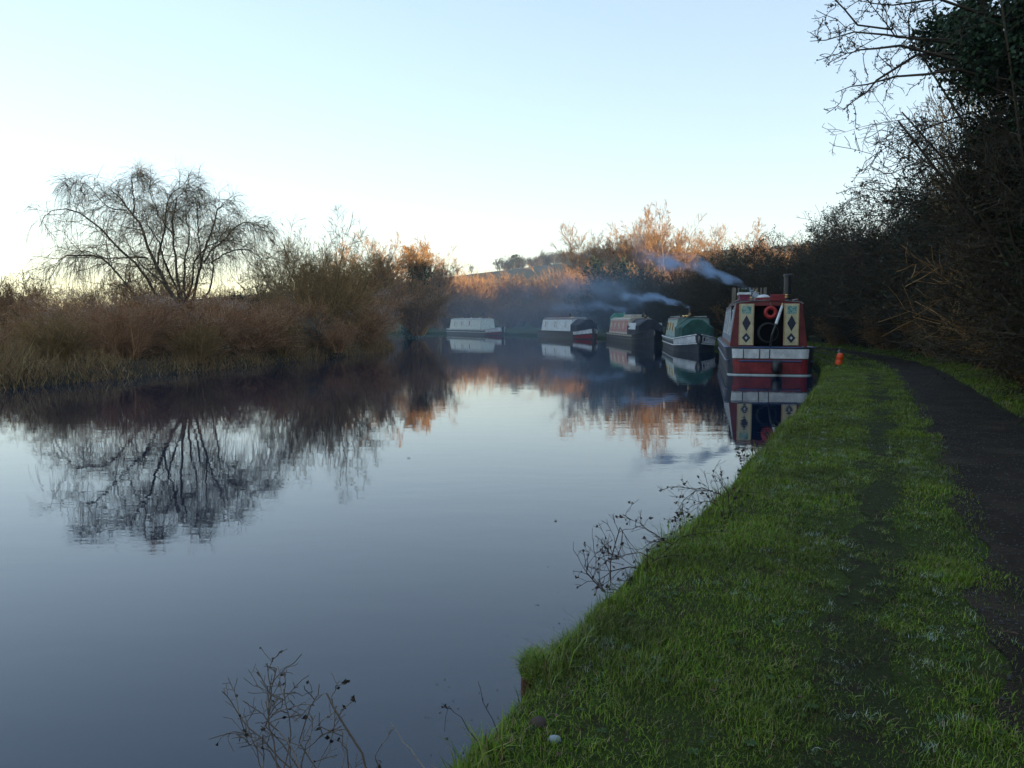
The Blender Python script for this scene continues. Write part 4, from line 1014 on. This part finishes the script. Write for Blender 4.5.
# ------------------------------------------------------------------ grass, frost, leaves and stems on the near bank
def bank_pts(r, n, sa, sb, oa, ob, power=1.):
    """random points on the towpath side: s along the bank from beside the camera, o away from the water"""
    s = sa+(sb-sa)*r.uniform(0, 1, n)**power; o = r.uniform(oa, ob, n)
    q = s0+s; ip = lambda a: np.interp(q, cum, a)
    j = ip(edge_j)*np.clip(1-o/1.2, 0, 1)
    nx, ny = ip(bn[:, 0]), ip(bn[:, 1])
    x = ip(bank[:, 0])+nx*(o+j); y = ip(bank[:, 1])+ny*(o+j)
    return x, y, land_z(o, x, y), o, s
def blades(r, x, y, z, h, w, lean=.5):
    n = len(x); a = r.uniform(0, 2*np.pi, n); d = np.stack([np.cos(a), np.sin(a), np.zeros(n)], 1); sd = np.stack([-d[:, 1], d[:, 0], np.zeros(n)], 1)
    L = lean*r.uniform(.2, 1.3, n)
    p0 = np.stack([x, y, z-.006], 1); up = np.array([0, 0, 1.])
    p1 = p0+up*(h*.55)[:, None]+d*(h*L*.35)[:, None]; p2 = p0+up*(h*(1-.25*L))[:, None]+d*(h*L*1.0)[:, None]
    W = w[:, None]
    V = np.stack([p0-sd*W, p0+sd*W, p1+sd*W*.8, p1-sd*W*.8, p2+sd*W*.12, p2-sd*W*.12], 1)
    k = np.arange(n)[:, None]*6
    F = np.concatenate([k+np.array([[0, 1, 2, 3]]), k+np.array([[3, 2, 4, 5]])], 1).reshape(-1, 4)
    return V.reshape(-1, 3), F
def clump(x, y): return np.clip(.5+.35*np.sin(x*5.1+y*3.7)+.3*np.sin(x*9.3-y*7.9+1)+.25*np.sin(x*2.1+y*2.9+4)+.2*np.sin(17*x+13*y), 0, 1.3)
def grass():
    r = np.random.default_rng(3); sets = []
    for n, sa, sb, oa, ob, hm, wm_ in [(170000, .8, 5.5, 0, 2.2, .031, .0013), (110000, 5, 11, 0, 1.85, .034, .0020), (80000, 10.5, 24, 0, 1.85, .038, .0036), (24000, 23, 60, .02, 2.0, .07, .009),
                                      (14000, 3, 14, 2.95, 4.2, .08, .003), (30000, 13, 30, 2.9, 4.0, .08, .005), (14000, 29, 62, 2.9, 4.4, .08, .009)]:
        x, y, z, o, s = bank_pts(r, n, sa, sb, oa, ob)
        c = clump(x, y)
        trod_shade = np.exp(-((o-1.2)/.30)**2)*np.where(s < 7, 1., .9)*(.75+.25*np.sin(s*1.3)) if ob < 2.5 else np.zeros(n)  # trodden strip, thinned and shortened also in place of the hedge's shade
        edge = np.exp(-(o/.16)**2)
        keep = (r.uniform(0, 1, n) > trod_shade*.62) & (r.uniform(0, 1, n) < .62+.5*c+edge)
        pathside = (o > 1.68+r.normal(size=n)*.10+.07*np.sin(s*2.7)+.05*np.sin(s*6.1)) & (ob < 2.5) & (s < 70)
        keep &= ~((pathside) & (r.uniform(0, 1, n) > .07))
        keep &= ~((ob > 2.5) & (o < 2.84+np.abs(r.normal(size=n))*.12))
        h = hm*r.uniform(.45, 1.25, n)*(.65+.6*c)*(1-.6*trod_shade)*(1+.9*edge)
        sets.append(blades(r, x[keep], y[keep], z[keep], h[keep], wm_*r.uniform(.6, 1.3, n)[keep], .8))
    # scattered coarser tussocks through the sward
    for n, sa, sb in ((260, .8, 8), (300, 8, 24)):
        x, y, z, o, s = bank_pts(r, n, sa, sb, .05, 1.7); q = 42
        X = np.repeat(x, q)+r.normal(size=n*q)*.028; Y = np.repeat(y, q)+r.normal(size=n*q)*.028; Z = np.repeat(z, q)
        sets.append(blades(r, X, Y, Z, r.uniform(.015, .048, n*q), np.full(n*q, .0014 if sb < 9 else .003), 1.2))
    # longer tufts hanging over the edge of the bank
    x, y, z, o, s = bank_pts(r, 11000, .8, 26, -.02, .22)
    c = clump(x*1.7, y*1.7); k = c > .55
    sets.append(blades(r, x[k], y[k], z[k], (r.uniform(.07, .17, len(x))*(c))[k], np.full(k.sum(), .0022), .9))
    V, F = join_arrays(sets)
    tag(link('grass', mesh_quads('grass', V, F, M['grass'])), 'short green frosted grass on the towpath bank', 'grass', kind='stuff')
    # moss / broad low weeds and fallen leaves
    x, y, z, o, s = bank_pts(r, 5200, .8, 22, .1, 3.2, .8)
    P = np.stack([x, y, z+r.uniform(.008, .03, len(x))], 1)
    V, F = leaf_arrays(P, .013, r, .75)
    tag(link('fallen_leaves', mesh_quads('fallen_leaves', V, F, M['dead_leaf'])), 'brown fallen leaves scattered over grass and path', 'leaves', kind='stuff')
    x, y, z, o, s = bank_pts(r, 420, .8, 14, .1, 1.7, .8); q = 8
    a = np.tile(np.arange(q)*2*np.pi/q, len(x))+r.normal(size=len(x)*q)*.3; L = np.repeat(r.uniform(.012, .027, len(x)), q)
    P = np.stack([np.repeat(x, q), np.repeat(y, q), np.repeat(z, q)+.012], 1); d = np.stack([np.cos(a), np.sin(a), .25+0*a], 1)*L[:, None]; sd = np.stack([-np.sin(a), np.cos(a), 0*a], 1)*L[:, None]*.2
    V = np.stack([P, P+d*.6+sd, P+d*1.05-[0, 0, .004], P+d*.6-sd], 1).reshape(-1, 3); F = np.arange(len(V)).reshape(-1, 4)
    tag(link('weeds', mesh_quads('weeds', V, F, M['weed'])), 'low broad-leaved weeds flat in the towpath grass', 'weeds', kind='stuff')
    x, y, z, o, s = bank_pts(r, 12000, .8, 26, 1.7, 2.95, .8)
    P = np.stack([x, y, z+.008], 1); V, F = pebbles(r, P, r.uniform(.003, .012, len(x)))
    tag(link('gravel', mesh_quads('gravel', V, F, M['pebble'])), 'loose gravel on the dark towpath', 'gravel', kind='stuff')
def pebbles(r, P, s):
    n = len(P); base = np.array([[1, 0, 0], [0, 1, 0], [-1, 0, 0], [0, -1, 0], [0, 0, .8], [0, 0, -.8]])
    V = P[:, None, :]+base[None]*s[:, None, None]*r.uniform(.6, 1.2, (n, 6, 1))
    k = np.arange(n)[:, None, None]*6
    F = k+np.array([[[0, 1, 4, 4], [1, 2, 4, 4], [2, 3, 4, 4], [3, 0, 4, 4]]])[0][None]
    # degenerate quads are avoided: use the two-triangle kite form
    F = k+np.array([[0, 1, 4, 3], [2, 3, 4, 1]])[None]
    return V.reshape(-1, 3), F.reshape(-1, 4)
M['weed'] = twigmat('weed', [(.1, (.02, .045, .012)), (.9, (.06, .11, .02))], .6)
M['dead_leaf'] = twigmat('dead_leaf', [(.1, (.03, .018, .012)), (.75, (.09, .045, .025)), (.97, (.25, .16, .09))], .7)
M['pebble'] = twigmat('pebble', [(.1, (.03, .028, .028)), (.85, (.07, .066, .063)), (.99, (.2, .2, .2))], .8)
grass()

# single things lying on the near grass
def lump(name, x, y, s, mat, label, cat, seed, flat=.6):
    r = np.random.default_rng(seed); m = MB(); n = 10; rings = []
    for i in range(1, 7):
        ph = math.pi*i/7; rings.append([(s*math.sin(ph)*math.cos(t)*r.uniform(.85, 1.15), s*.75*math.sin(ph)*math.sin(t)*r.uniform(.85, 1.15), s*flat*math.cos(ph)+s*flat*.7) for t in [2*math.pi*j/n for j in range(n)]])
    o = m.loft(rings[::-1]).build(name, mat, None, smooth=True); o.location = (x, y, gz(x, y)); o.rotation_euler = (0, 0, seed); return tag(o, label, cat)
lump('stone', .135, 2.44, .022, soil_material('pale_stone', [(.3, (.30, .34, .38)), (.7, (.5, .54, .58))], 20, .004), 'pale stone lying in the grass at the bottom of the picture', 'stone', 3)
lump('earth_clod', .09, 2.56, .035, M['bramble'], 'dark clod of earth in the grass just above the pale stone', 'clod', 5, .4)
def tussock():
    r = np.random.default_rng(19); cx, cy = .105, 3.12
    e = empty('grass_tussock', (cx, cy, .1), 0, 'shaggy grass tussock over a patch of bare brown earth at the water edge', 'tussock')
    m = MB(); n = 18; rings = []
    for i in range(12):
        z = -.12+.02*i; rr = .052*math.sin(math.pi*(i+2.5)/15)**.6
        rings.append([((rr+r.uniform(-.012, .014))*math.cos(t), (rr*1.5+r.uniform(-.012, .014))*math.sin(t), z+r.uniform(-.006, .006)) for t in [2*math.pi*j/n for j in range(n)]])
    m.loft(rings).build('earth', M['earth'], e)
    n = 1500; a = r.uniform(0, 6.28, n); q = r.uniform(0, 1, n)**.5
    V, F = blades(r, .075*q*np.cos(a), .13*q*np.sin(a), .13-.03*q**2, r.uniform(.02, .065, n), np.full(n, .0014), 1.4)
    link('blades', mesh_quads('blades', V, F, M['grass']), e)
    n = 1500; a = r.uniform(1.9, 5.2, n); zt_ = r.uniform(.0, .13, n)
    V, F = tube_arrays(np.stack([np.stack([.052*np.cos(a), .078*np.sin(a), zt_], 1), np.stack([.068*np.cos(a+.1), .10*np.sin(a+.1), zt_-.02], 1), np.stack([.064*np.cos(a+.2*r.normal(size=n)), .098*np.sin(a), zt_-r.uniform(.03, .09, n)], 1)], 1), np.full((n, 3), .0012))
    link('roots', mesh_quads('roots', V, F, M['root']), e)
M['root'] = twigmat('root', [(.1, (.06, .03, .015)), (.6, (.13, .06, .03)), (.95, (.22, .13, .06))])
tussock()
r_ = np.random.default_rng(61); xd, yd, zd, od, sd_ = bank_pts(r_, 900, .8, 22, -1.1, -.02)
od2 = np.abs(r_.normal(size=900))*.28+.03; i_ = np.interp(s0+sd_, cum, np.arange(len(bank))).astype(int)
xd = bank[i_, 0]-bn[i_, 0]*od2; yd = bank[i_, 1]-bn[i_, 1]*od2
V, F = leaf_arrays(np.stack([xd, yd, np.full(900, .002)], 1), .007, r_, .98); V[:, 2] = .0015+.002*r_.uniform(0, 1, len(V))
tag(link('debris', mesh_quads('debris', V, F, M['dead_leaf'])), 'bits of leaf and twig floating along the near water edge', 'debris', kind='stuff')
for k, (x, y) in enumerate([(.7, 12.4), (1.0, 13.6), (-1.2, 9.2), (-3.9, 14.5), (1.9, 17.2), (-.6, 20.4), (.35, 6.3), (-5.5, 11.)]):
    r_ = np.random.default_rng(50+k); V, F = leaf_arrays(np.array([[0, 0, .004]]), .03, r_, .97); V[:, 2] = .004+r_.uniform(0, .004, 4)
    V = np.concatenate([V, V+[0, 0, .0015]]); F = np.array([[3, 2, 1, 0], [4, 5, 6, 7], [0, 1, 5, 4], [1, 2, 6, 5], [2, 3, 7, 6], [3, 0, 4, 7]])
    tag(link('floating_leaf', mesh_quads('floating_leaf', V, F, M['dead_leaf']), loc=(x, y, 0)), 'small dead leaf floating on the open water', 'leaf', 'leaves floating on the canal')
def stem_plant(name, base, paths, r0, label, cat, leafn=0, seed=1, mat='bramble', tw=5, twl=.3, lsz=.012, hang=.1, leafm='seed', group=None):
    """paths in world coordinates; thin side twigs and curled leaves or seed heads at their ends"""
    r = np.random.default_rng(seed); base = np.array(base, float)
    e = empty(name, tuple(base), 0, label, cat, group)
    K = 9; Ps = []
    for p in paths:
        p = np.array(p, float)-base; t = np.linspace(0, len(p)-1, K); i0 = np.minimum(t.astype(int), len(p)-2); f = (t-i0)[:, None]
        f = f*f*(3-2*f)*.35+f*.65
        Ps.append(p[i0]*(1-f)+p[i0+1]*f)
    P = np.array(Ps)+r.normal(size=(len(Ps), K, 3))*.004; Q = np.full((len(Ps), 1), r0)*np.linspace(1, .4, K)[None]
    P1, R1 = grow(r, P, Q, tw, (.2, 1), (25, 70), twl, 5, .0, .22, .6, .4, droop=hang)
    P2, R2 = grow(r, P1, R1, 3, (.2, 1), (25, 70), .5, 4, .0, .25, .7, .5)
    link('stem', tubes_mesh('stem', [(P, Q)], M[mat], 6), e)
    link('twigs', tubes_mesh('twigs', [(P1, np.maximum(R1, .0014)), (P2, np.maximum(R2, .0010))], M[mat], 4), e)
    if leafn:
        C = np.concatenate([P1[:, -1], P2[:, -1], P1[:, 2]]); C = C[r.integers(0, len(C), leafn)]
        C = np.repeat(C, 3, 0)+r.normal(size=(len(C)*3, 3))*lsz*.3
        V, F = leaf_arrays(C, lsz, r); link('dry_leaves' if leafm == 'bramble' else 'seed_heads', mesh_quads('leaves', V, F, M[leafm]), e)
    return e
W = lambda px, py, Y: ((px-512)/800*(Y), Y, 1.6+(320.5-py)/800*Y)
# bottom-left dead stems: they stand in the shallow edge below the camera
from math import tan
def PX(px, py, Y):
    """point at distance Y seen at (px, py) in the photo"""
    th = math.atan(63.5/800); X = (px-512)/800; Z = -(py-384)/800
    dy = math.cos(th)+Z*math.sin(th); dz = -math.sin(th)+Z*math.cos(th); t = Y/dy
    return (X*t, Y, 1.6+dz*t)
stem_plant('dead_stems', (-.62, 2.25, -.05), [
    [(-.66, 2.25, -.1), PX(300, 768, 2.3), PX(265, 725, 2.35), PX(272, 690, 2.38), PX(266, 662, 2.4)],
    [(-.62, 2.25, -.1), PX(296, 775, 2.3), PX(262, 740, 2.3), PX(240, 715, 2.32), PX(225, 700, 2.35)],
    [(-.60, 2.25, -.1), PX(318, 775, 2.3), PX(300, 742, 2.34), PX(312, 706, 2.36), PX(322, 682, 2.38)],
    [(-.58, 2.22, -.1), PX(290, 778, 2.26), PX(270, 752, 2.28), PX(250, 745, 2.3), PX(236, 735, 2.3)],
    [(-.60, 2.2, -.1), PX(284, 780, 2.2), PX(286, 752, 2.25), PX(288, 720, 2.28), PX(283, 690, 2.3)],
    [(-.64, 2.2, -.1), PX(305, 780, 2.2), PX(292, 748, 2.25), PX(270, 722, 2.28), PX(266, 700, 2.3)],
    [(-.64, 2.2, -.1), PX(300, 780, 2.2), PX(304, 752, 2.25), PX(322, 735, 2.28), PX(318, 712, 2.3)],
    [(-.66, 2.2, -.1), PX(262, 780, 2.2), PX(262, 756, 2.25), PX(252, 738, 2.28), PX(243, 716, 2.3)],
    [(-.66, 2.2, -.1), PX(280, 780, 2.2), PX(274, 742, 2.25), PX(268, 712, 2.28), PX(271, 676, 2.3)]],
    .0030, 'tall dead plant with dark seed heads at the bottom left of the water', 'dead plant', 40, 4, 'dead_stem', 5, .26, .006, .0)
stem_plant('bent_stem', (-.40, 2.25, -.05), [
    [(-.40, 2.25, -.1), PX(372, 775, 2.3), PX(350, 735, 2.32), PX(335, 708, 2.34), PX(322, 693, 2.35), PX(305, 700, 2.33), PX(289, 722, 2.32)]],
    .0042, 'dead stem bent over in an arch beside the tall dead plant', 'dead stem', 6, 6, 'dead_stem', 3, .16, .010, .1)
stem_plant('bent_stem', (-.30, 2.25, -.05), [[(-.32, 2.25, -.1), PX(350, 778, 2.3), PX(346, 745, 2.3), PX(342, 728, 2.32)], [(-.30, 2.25, -.1), PX(382, 775, 2.3), PX(376, 758, 2.3), PX(384, 744, 2.3)]],
    .0034, 'short dark stalks right of the arched dead stem', 'dead stem', 4, 7, 'dead_stem', 2, .2, .008)
M['straw'] = twigmat('straw', [(.1, (.22, .18, .13)), (.9, (.38, .32, .25))])
stem_plant('pale_stem', (-.16, 2.2, -.05), [[(-.18, 2.15, -.08), PX(425, 772, 2.25), PX(408, 748, 2.3), PX(391, 722, 2.35)]],
    .0030, 'single pale straight stem slanting out of the water', 'dead stem', 0, 8, 'straw', 1, .05)
stem_plant('thin_stem', (-.05, 2.4, 0), [[(-.06, 2.42, .1), PX(500, 735, 2.5), PX(485, 708, 2.52), PX(478, 682, 2.55)]],
    .0022, 'thin dark stalk curving up from the grass edge, bottom', 'dead stem', 0, 9, 'bramble', 1, .06)
stem_plant('bent_stem', (-.12, 2.42, 0), [[(-.10, 2.42, .02), PX(476, 742, 2.45), PX(462, 716, 2.48), PX(449, 705, 2.5), PX(445, 730, 2.5)]],
    .0018, 'faint hooked stalk left of the thin dark one', 'dead stem', 3, 10, 'bramble', 1, .1, .006)
# bramble sprays hanging out over the water
stem_plant('bramble', (.62, 4.1, .2), [
    [(.62, 4.1, .2), PX(608, 595, 4.1), PX(590, 578, 4.15), PX(586, 566, 4.15), PX(598, 552, 4.2), PX(610, 545, 4.2)],
    [(.62, 4.1, .2), PX(612, 588, 4.1), PX(610, 560, 4.15), PX(618, 526, 4.2), PX(632, 545, 4.2), PX(646, 560, 4.2)],
    [(.66, 4.2, .2), PX(672, 545, 4.3), PX(655, 533, 4.3), PX(640, 524, 4.3), PX(624, 515, 4.3)],
    [(.66, 4.2, .2), PX(650, 572, 4.2), PX(630, 566, 4.2), PX(612, 570, 4.15), PX(600, 580, 4.1)],
    [(.66, 4.2, .2), PX(655, 560, 4.2), PX(640, 552, 4.2), PX(618, 556, 4.2), PX(604, 550, 4.2)],
    [(.66, 4.2, .2), PX(648, 580, 4.2), PX(634, 580, 4.2), PX(620, 588, 4.2), PX(612, 596, 4.15)]],
    .0046, 'largest arching bramble spray hanging over the water, its stems looping to a point', 'bramble', 90, 12, 'bramble', 11, .42, .010, .08, 'bramble')
stem_plant('bramble', (1.45, 5.3, .2), [
    [(1.45, 5.35, .22), PX(722, 495, 5.4), PX(702, 488, 5.4), PX(688, 489, 5.4), PX(672, 487, 5.4)],
    [(1.45, 5.35, .22), PX(715, 512, 5.4), PX(704, 520, 5.4), PX(690, 524, 5.35), PX(680, 522, 5.3)],
    [(1.45, 5.35, .22), PX(718, 505, 5.4), PX(704, 500, 5.4), PX(696, 508, 5.4), PX(694, 520, 5.4)],
    [(1.5, 5.4, .22), PX(728, 494, 5.5), PX(722, 484, 5.5), PX(716, 479, 5.5)],
    [(1.45, 5.35, .22), PX(712, 490, 5.4), PX(696, 492, 5.4), PX(683, 500, 5.4), PX(681, 520, 5.4)]],
    .0040, 'leafy bramble spray over the water, second one up from the largest', 'bramble', 90, 13, 'bramble', 10, .45, .011, .1, 'bramble')
stem_plant('bramble', (2.3, 7.5, .2), [
    [(2.25, 7.5, .25), PX(755, 462, 7.6), PX(745, 456, 7.6), PX(735, 458, 7.6)], [(2.25, 7.5, .25), PX(758, 455, 7.6), PX(750, 447, 7.6), PX(742, 452, 7.6)],
    [(2.25, 7.5, .25), PX(752, 468, 7.6), PX(742, 470, 7.6), PX(736, 466, 7.6)]],
    .0034, 'small far bramble spray at the water edge before the boats', 'bramble', 40, 14, 'bramble', 6, .4, .016, .1, 'bramble')

# ------------------------------------------------------------------ smoke, mist, haze
smoke('smoke', world1(4.4, .28, zt1+.50), (4.6, 33.5, 4.9), .09, .95, 22, 'blue smoke blowing left from the nearest boat chimney', nscale=2.2)
smoke('smoke', world_of(b2, 8.1, -.2, zt2+.6), (5.6, 46.5, 3.4), .09, .75, 22, 'white smoke curling left from the green-covered boat chimney', nscale=2.)
smoke('smoke', (7.6, 47.0, 2.9), (-1.0, 56, 4.2), 1.0, 2.6, .35, 'thin smoke spreading left above the red-panelled boat', nscale=.9)
smoke('smoke', world_of(b3, 9.3, .3, zt3+.4), (0, 66, 3.4), .12, 1.4, 3, 'pale smoke drifting over the red-panelled boat', nscale=1.2)
def mist(loc, size, dens, label):
    bm = MB(); n = 20
    rings = []
    for i in range(1, 10):
        ph = math.pi*i/10; rings.append([(math.sin(ph)*math.cos(t), math.sin(ph)*math.sin(t), math.cos(ph)) for t in [2*math.pi*j/n for j in range(n)]])
    bm.loft(rings[::-1])
    mt = bpy.data.materials.new('mist'); mt.use_nodes = True; nt = mt.node_tree; nt.nodes.clear()
    out = nt.nodes.new('ShaderNodeOutputMaterial'); pv = nt.nodes.new('ShaderNodeVolumePrincipled'); nt.links.new(pv.outputs[0], out.inputs['Volume'])
    pv.inputs['Color'].default_value = (.5, .68, .9, 1)
    tc = nt.nodes.new('ShaderNodeTexCoord'); ln = nt.nodes.new('ShaderNodeVectorMath'); ln.operation = 'LENGTH'; nt.links.new(tc.outputs['Object'], ln.inputs[0])
    f = mrange(nt, ln.outputs['Value'], .1, .98, 1, 0)
    mp = nt.nodes.new('ShaderNodeMapping'); mp.inputs['Scale'].default_value = tuple(s/6 for s in size); nt.links.new(tc.outputs['Object'], mp.inputs[0])
    nn = mrange(nt, noise(nt, 1., 3, vec=mp.outputs[0]), .3, .7, .3, 1.)
    a = nt.nodes.new('ShaderNodeMath'); a.operation = 'MULTIPLY'; nt.links.new(f, a.inputs[0]); nt.links.new(nn, a.inputs[1])
    b = nt.nodes.new('ShaderNodeMath'); b.operation = 'MULTIPLY'; nt.links.new(a.outputs[0], b.inputs[0]); b.inputs[1].default_value = dens
    nt.links.new(b.outputs[0], pv.inputs['Density'])
    o = bm.build('mist', mt, None); o.location = loc; o.scale = size; tag(o, label, 'mist', kind='stuff')
mist((7, 80, 1.5), (29, 28, 7.), .018, 'low blue mist lying over the water round the far boats')
MB().box(-700, 700, -90, 700, -2.5, 75).build('haze', (lambda: None)() or bpy.data.materials.new('haze'), None)
hz = bpy.data.objects['haze']; hm = hz.data.materials[0]; hm.use_nodes = True; nt = hm.node_tree; nt.nodes.clear()
out = nt.nodes.new('ShaderNodeOutputMaterial'); pv = nt.nodes.new('ShaderNodeVolumePrincipled'); nt.links.new(pv.outputs[0], out.inputs['Volume'])
pv.inputs['Color'].default_value = (.6, .75, .92, 1); pv.inputs['Density'].default_value = .0004; pv.inputs['Anisotropy'].default_value = .2
tag(hz, 'thin even morning haze', 'haze', kind='stuff')

# ------------------------------------------------------------------ light
SUN_EL, SUN_AZ = 5.2, 118.   # azimuth clockwise from +Y
w = bpy.data.worlds.new('World'); scn.world = w; w.use_nodes = True; nt = w.node_tree
bg = nt.nodes['Background']; sk = nt.nodes.new('ShaderNodeTexSky'); sk.sky_type = 'NISHITA'; sk.sun_disc = False
sk.sun_elevation = R(SUN_EL); sk.sun_rotation = R(SUN_AZ); sk.air_density = 1.; sk.dust_density = .15; sk.ozone_density = 1.
gm = nt.nodes.new('ShaderNodeGamma'); gm.inputs[1].default_value = .6; hs = nt.nodes.new('ShaderNodeHueSaturation'); hs.inputs['Saturation'].default_value = 1.05; nt.links.new(sk.outputs[0], hs.inputs['Color']); nt.links.new(hs.outputs[0], gm.inputs[0])
nt.links.new(mix(nt, 1., gm.outputs[0], (.90, .965, 1.12), 'MULTIPLY'), bg.inputs['Color']); bg.inputs['Strength'].default_value = .15
sd = bpy.data.lights.new('sun', 'SUN'); sd.energy = 4.8; sd.angle = R(.6); sd.color = (1, .75, .48)
so = bpy.data.objects.new('sun', sd); col.objects.link(so)
dirv = Vector((math.sin(R(SUN_AZ))*math.cos(R(SUN_EL)), math.cos(R(SUN_AZ))*math.cos(R(SUN_EL)), math.sin(R(SUN_EL))))
so.rotation_euler = dirv.to_track_quat('Z', 'Y').to_euler(); so.location = (60, -40, 40)

cam = bpy.data.cameras.new('camera'); co = bpy.data.objects.new('camera', cam); col.objects.link(co)
cam.sensor_width = 36; cam.lens = 36*800/1024; cam.clip_end = 3000; cam.clip_start = .05
co.location = (0, 0, 1.6); co.rotation_euler = (R(90)-math.atan(63.5/800), 0, 0); scn.camera = co
scn.view_settings.view_transform = 'Standard'; scn.view_settings.look = 'None'; scn.view_settings.gamma = 1
scn.view_settings.exposure = 2.15
scn.cycles.use_denoising = True
scn.cycles.volume_step_rate = 2.; scn.cycles.volume_max_steps = 64
scn.cycles.max_bounces = 6; scn.cycles.diffuse_bounces = 4; scn.cycles.glossy_bounces = 3; scn.cycles.volume_bounces = 1; scn.cycles.transparent_max_bounces = 8
scn.cycles.sample_clamp_indirect = 6
